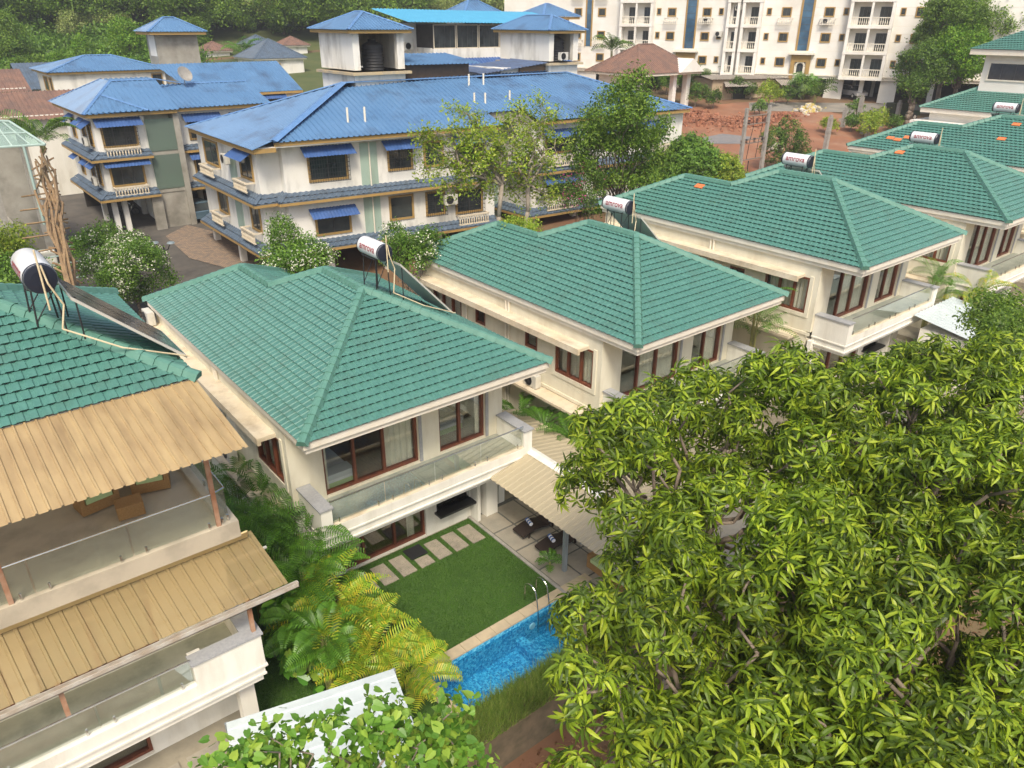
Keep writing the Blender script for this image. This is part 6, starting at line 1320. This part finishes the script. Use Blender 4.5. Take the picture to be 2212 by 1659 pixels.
# ---------- trees and shrubs
treeL=MLeaf('broad tree leaves',[(.04,.085,.012),(.07,.14,.018),(.12,.21,.025),(.18,.29,.035)],.35)
sparL=MLeaf('young pinnate leaves',[(.14,.24,.02),(.24,.36,.03),(.36,.46,.04),(.46,.50,.08)],.4)
FL=[clump(16,s+60,.16,.5,.6) for s in range(4)]
sunL=MLeaf('sunlit tree leaves',[(.06,.12,.012),(.10,.19,.018),(.17,.28,.03),(.25,.36,.04)],.35)
flow=M('white blossom',(.72,.70,.58),(.6,.6,.45),6,.8)
def bigtree(label,px,py,d,wpx,hpx,nb,mat,tm,dens,sc,seed,name='tree',base=None,rb=.34,tr=.22,**kw):
    rg=np.random.default_rng(seed+900); r=wpx*d/FPX; h=hpx*d/FPX; c=at(px,py,d); B=[];k=0
    while len(B)<nb:
        a=rg.uniform(-1,1,3); 
        if (a**2).sum()>1: continue
        B.append((c+a*[r*.8,r*.8,h*.8],min(r,h)*rb*rg.uniform(.7,1.2)))
    b=base or (c[0],c[1],gz(c[0],c[1])); return tree(name,label,'tree',b,B,mat,tm,dens,sc,seed=seed,tr=tr,**kw)
bigtree('tall dark leafed tree over the right end of the long blue roof',1345,300,46,135,165,46,sunL,FL,14,1.25,1,rb=.15,tr=.2,inner=.75,tilt=.6,twigs=30)
PIN=[clump(10,s+40,.22,.45,.5) for s in range(5)]
for (lb,tx,ty,bx,by,d,ends,sd) in (('sparse yellow green tree with a forked grey trunk before the long blue block',1105,330,1065,485,40,((905,290),(935,320),(960,350),(985,280),(1010,310),(1030,260),(1045,330),(990,370),(950,400),(1040,400),(920,360),(1075,300),(1120,290),(1000,240),(1060,355)),1),
    ('sparse leafed tree with a slender forked trunk, right of the other sparse tree',1150,330,1130,490,41,((1095,270),(1120,230),(1165,230),(1190,250),(1150,300),(1180,350),(1120,360),(1100,410),(1175,420),(1200,300),(1140,400)),2)):
    rg=np.random.default_rng(sd); b=T(bx,by); b=at(bx,by+20,d); b[2]=gz(b[0],b[1]); fork=at((bx+tx)/2,(by+ty)/2-10,d); t=thing('tree',tuple(map(float,b)),lb,'tree'); m=MB(); branch_mesh(m,b,fork,.17,.12,rg,6,.06); P=[]
    for (ex,ey) in ends:
        e=at(ex,ey,d+rg.uniform(-1.6,1.6)); Q=branch_mesh(m,fork+rg.uniform(-.1,.1,3),e,.085,.02,rg,7,.16)
        for k in range(9): q=Q[rg.integers(3,len(Q))]; e2=q+rg.normal(0,.55,3); m.path([tuple(q),tuple(e2)],.025,.012,4); P+=[e2+rg.normal(0,.16,3) for _ in range(4)]
        P+=[e+rg.normal(0,.28,3) for _ in range(14)]
    m.build('trunk',barkl,t,True); P=np.array(P); V,F=scatter(PIN,P,np.tile([0,0,1.],(len(P),1)),rg.uniform(.7,1.2,len(P)),rg,.4); npmesh('crown',V,F,sparL,t,smooth=False)
bush=lambda *a,**k: weeds('flowering_shrub',*a,**k)
def crownbush(label,px,py,d,wpx,hpx,nb,mat,seed,name='flowering_shrub',cat='flowering shrub',fl=0,flower=None,dens=24,sc=.85,rb=.42):
    rg=np.random.default_rng(seed+700); r=wpx*d/FPX; h=hpx*d/FPX; c=at(px,py,d); B=[]
    while len(B)<nb:
        a=rg.uniform(-1,1,3)
        if (a**2).sum()<1: B.append((c+a*[r*.8,r*.8,h*.8],min(r,h)*rb*rg.uniform(.7,1.25)))
    t=tree(name,label,cat,(c[0],c[1],gz(c[0],c[1])),B,mat,FL,dens,sc,seed=seed,tr=.1,inner=.8,tilt=.7)
    if fl:
        P,N=on_blobs(B,fl,rg,inner=.97,thick=.06,zmin=-.2); q=rg.random(len(P))<np.clip(np.sin(P[:,0]*1.7)+np.sin(P[:,1]*2.1+1)+.7,0,1); P,N=P[q],N[q]
        V,F=scatter([clump(5,77,.085,.7,.3)],P+N*.05,N,rg.uniform(.7,1.3,len(P)),rg,.5); npmesh('blossom',V,F,flower or flow,t,smooth=False)
    return t
crownbush('big white flowering shrub by the street lamp',285,590,42,85,70,24,plant_l,1,fl=38)
crownbush('darker green shrub with few flowers behind the big flowering one',215,525,45,55,45,14,plant_l,2,fl=8)
crownbush('white flowering shrub with tall sprays before the long blue block',630,540,37,95,52,22,plant_l,3,fl=30)
crownbush('white flowering shrub between the lawn villa water tank and the second villa',885,530,38,72,48,20,plant_l,4,fl=26)
crownbush('small leafy shrub peeking over the second villa roof valley',1125,490,38,60,28,10,sparL,5,'shrub','shrub')
crownbush('bougainvillea with magenta flowers below the tall leafy tree',1270,420,45,60,50,12,treeL,6,fl=9,flower=M('magenta bract',(.50,.05,.22),(.4,.03,.2),3,.8),dens=14)
weeds('shrub','green climber covered bank at the left edge','shrub',(30,600),9,4.0,plant_l,dens=20,seed=7,rad=2.4,tm=FL,sc=1.0,base=tuple(at(25,560,38)[:2])+(2.4,))
weeds('shrub','loose green shrub at the far left above the sloping bank','shrub',(0,480),7,3.,sparL,dens=16,seed=8,rad=1.6,tm=FL,sc=.9,base=tuple(at(-5,470,38)[:2])+(5,))
bigtree('round dark green tree on the red lot right of the twin pole',1705,315,70,52,62,26,treeL,CL,9,.45,3,rb=.34,inner=.8)
weeds('shrub','leafy shrubs and palms left of the twin pole','shrub',(1520,380),10,4.2,plant_l,dens=10,seed=9,rad=3.4,sc=.6,base=tuple(at(1500,375,62)[:2])+(4.0,))
weeds('shrub','light green shrub left foot of the twin pole','shrub',(1560,400),7,3.4,sparL,dens=10,seed=10,rad=2.2,sc=.55,base=tuple(at(1555,400,60)[:2])+(4.2,))
for i,(x,y,h,mt) in enumerate(((1580,215,2.4,treeL),(1620,215,2.2,treeL),(1660,232,2.6,sparL),(1700,226,2.0,treeL),(1730,215,2.6,plant_l),(1500,232,2.6,plant_l),(1540,235,2.0,treeL),(1835,285,1.8,plant_l),(1790,288,1.6,sparL),(1890,290,2.4,sparL),(1925,285,1.6,plant_l),(1870,300,2.2,sparL),(1400,215,3.,treeL),(1440,205,3.,plant_l),(1485,200,3.2,treeL),(1640,250,1.5,plant_l),(1845,250,1.6,plant_l))):
    weeds('shrub',['shrub at the left end of the mud shed','shrub before the door of the mud shed','pale bushy shrub at the mud shed corner','low shrub right of the mud shed','shrub between the mud shed and the entrance arch','shrub on the left edge of the red lot','low shrub beside the laterite rubble','shrub in front of the concrete stubs','low pale shrub left of the concrete stubs','tall pale shrub before the jeep','low shrub right of the jeep front','pale weedy shrub nearest the fifth villa roof','dark shrub under the pavilion','shrub right of the pavilion','dark shrub beside the conical conifer','weeds beside the sack heap','weeds behind the concrete stubs'][i],'shrub',(x,y),6,h,mt,dens=7,seed=30+i,sc=.55,group='shrubs on the red lot')
for i,(x,y,L,lb) in enumerate(((1465,180,2.6,'feathery palm under the pavilion eave'),(1505,185,2.4,'feathery palm left of the conifer'),(1735,205,2.4,'fan palm left of the entrance arch'),(1757,225,3.0,'big bushy palm right of the entrance arch'),(530,118,4.2,'far coconut palm between the small towers'),(1320,110,3.,'far palm left of the apartments'))):
    b=T(x,y+8) if i<4 else at(x,y+25,(118 if i==4 else 95)); palm(tuple(map(float,b)),14,L,lb,treeL if i%2 else pgreen,seed=200+i,stem=1.5,group='palms near the apartments',ll=.9,lw=.13,nseg=14)
b=at(95,330,44); palm(tuple(map(float,b)),12,2.4,'coconut palm top above the bamboo poles',treeL,seed=300,stem=.6,group='palms near the apartments',name='coconut_palm',ll=.7,lw=.08,nseg=22)
# conifer
b=T(1560,190); t=thing('conifer',tuple(map(float,b)),'conical layered conifer in front of the apartments','tree'); m=MB(); m.tube(b,b+[0,0,7.5],.16,.03); m.build('trunk',bark,t); P=[];Nn=[];rg=np.random.default_rng(6)
for k in range(9):
    z_=1.2+k*.72; r=2.3*(1-k/9.6)
    for a_ in np.arange(0,6.28,.7):
        for f in np.linspace(.2,1,5): P.append(b+[math.cos(a_+k)*r*f,math.sin(a_+k)*r*f,z_+.25*f*r*.4]); Nn.append([0,0,1])
V,F=scatter([clump(6,s,.5,.35,.35) for s in range(3)],np.array(P),np.array(Nn),rg.uniform(.5,.9,len(P)),rg,.3); npmesh('crown',V,F,treeL,t,smooth=False)
CB=[clump(20,s+80,.42,.6,1.5) for s in range(5)]
brL=MLeaf('bright fresh leaves',[(.08,.19,.01),(.13,.28,.015),(.19,.34,.02),(.25,.38,.03)],.4)
olL=MLeaf('haze tinted olive leaves',[(.22,.30,.08),(.30,.38,.10),(.38,.45,.13),(.46,.48,.20)],.3)  # distance haze put into the leaf colour as a paler olive
FT=[((60,150),96,34,30,sunL,'leafy tree behind the red tiled roofs at the upper left'),((240,60),122,40,34,olL,'pale crown beyond the bright green spreading tree'),((420,70),125,36,36,sunL,'round green tree just right of the tall left tower'),((520,40),135,44,30,treeL,'dark green tree above the small far towers'),((610,45),135,36,30,sunL,'green tree left of the middle roof tower'),((840,85),118,34,30,olL,'pale tree between the middle roof tower and the glazed house'),((170,60),120,40,36,olL,'hazy tree above the upper left houses'),((285,95),110,40,48,brL,'bright green tree in front of the tall left tower'),((200,120),112,55,40,brL,'bright green spreading tree left of the tall tower'),((140,150),105,30,30,brL,'green tree behind the upper left roofs'),((30,90),105,42,60,sunL,'tree with a dark crown at the upper left corner'),((115,160),98,26,26,plant_l,'leafy tree before the blue gabled house'),
 ((2150,120),93,90,85,sunL,'big sunlit tree behind the tall right villa'),((2065,60),87,80,75,sunL,'tree crown over the right end of the apartments'),((2190,40),90,90,70,sunL,'dark leafed crown in the upper right corner'),((1990,150),84,42,52,treeL,'darker tree covering the right end of the apartment parking'),((2085,120),85,62,58,brL,'bright crown above the tall right villa roof'),((1975,190),82,26,30,treeL,'small dark tree right of the apartment arcade'),
 ((2165,690),29,80,55,sunL,'leafy crown in front of the fourth villa at the right edge'),((2200,740),26,90,60,sunL,'bushy crown at the right edge above the mango trees'),((2140,800),23,80,50,plant_l,'dark leafed crown joining the mango group at the right'),((1190,118),78,22,22,sparL,'small tree between the two roof towers')]
for i,((x,y),d,w_,h_,mt,lb) in enumerate(FT):
    near=d<40
    bigtree(lb,x,y,d,w_,h_,18,mt,FL if near else CB,22 if near else 6,.9 if near else .62,400+i,rb=.42,tr=.12 if near else .3,inner=.8,tilt=.7)
# wood in the distance
rg=np.random.default_rng(77); P=[];Nn=[];S=[];
def addwood(n,xr,yr,dd,seed,mat,name,label,hh=(5,11)):
    rg=np.random.default_rng(seed); P=[];S=[]
    k=0
    while k<n:
        px=rg.uniform(*xr);py=rg.uniform(*yr); b=T(px,py)
        if b[1]<dd: continue
        k+=1; r=rg.uniform(2.0,4.2); h=rg.uniform(*hh); c=b+[0,0,h*.55]; m_=int(70)
        d=rg.normal(size=(m_,3)); d/=np.linalg.norm(d,axis=1)[:,None]; d[:,2]=np.abs(d[:,2])*1.0-.2; P.append(c+d*[r,r,h*.5]*rg.uniform(.6,1.1,(m_,1))); S.append(rg.uniform(.9,1.7,m_))
    P=np.concatenate(P);S=np.concatenate(S); V,F=scatter([clump(22,s+5,.36,.6,1.5) for s in range(4)],P,np.tile([0,0,1.],(len(P),1)),S,rg,.7); o=npmesh(name,V,F,mat,smooth=False); tag(o,label,'wood',kind='stuff')
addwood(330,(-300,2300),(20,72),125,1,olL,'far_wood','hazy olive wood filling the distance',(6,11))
addwood(110,(-200,900),(55,95),108,2,sunL,'far_wood','darker trees of the wood nearer the houses',(6,12))
addwood(90,(-60,400),(85,185),88,9,plant_l,'undergrowth','green undergrowth between the far houses at the left',(1.2,2.6))
def farhill(n,seed,mat,y0,y1,label):
    rg=np.random.default_rng(seed); P=[];S=[]
    for k in range(n):
        y=rg.uniform(y0,y1); x=rg.uniform(-.35*y,1.75*y)+30; r=rg.uniform(3,6); h=rg.uniform(6,12); c=np.array([x,y,gz(x,y)+h*.5]); m_=45
        d=rg.normal(size=(m_,3)); d/=np.linalg.norm(d,axis=1)[:,None]; d[:,2]=np.abs(d[:,2])-.1; P.append(c+d*[r,r,h*.5]); S.append(rg.uniform(1.6,2.8,m_))
    P=np.concatenate(P);S=np.concatenate(S); V,F=scatter([clump(6,s+5,.9,.7,1.2) for s in range(3)],P,np.tile([0,0,1.],(len(P),1)),S,rg,.7); o=npmesh('hill_wood',V,F,mat,smooth=False); tag(o,label,'wood',kind='stuff')
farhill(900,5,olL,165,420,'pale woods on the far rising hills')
farhill(350,6,sunL,150,300,'darker clumps among the far hill woods')
# air
hz=bpy.data.materials.new('air haze'); hz.use_nodes=True; n=hz.node_tree; n.nodes.remove(n.nodes['Principled BSDF']); pv=n.nodes.new('ShaderNodeVolumePrincipled'); pv.inputs['Color'].default_value=(.86,.88,.90,1); pv.inputs['Density'].default_value=.0007; pv.inputs['Anisotropy'].default_value=.2; n.links.new(pv.outputs[0],n.nodes['Material Output'].inputs['Volume'])

m=MB(); m.box(-330,-90,-6,720,690,200); o=m.build('haze',hz); tag(o,None,None,kind='stuff')
# end
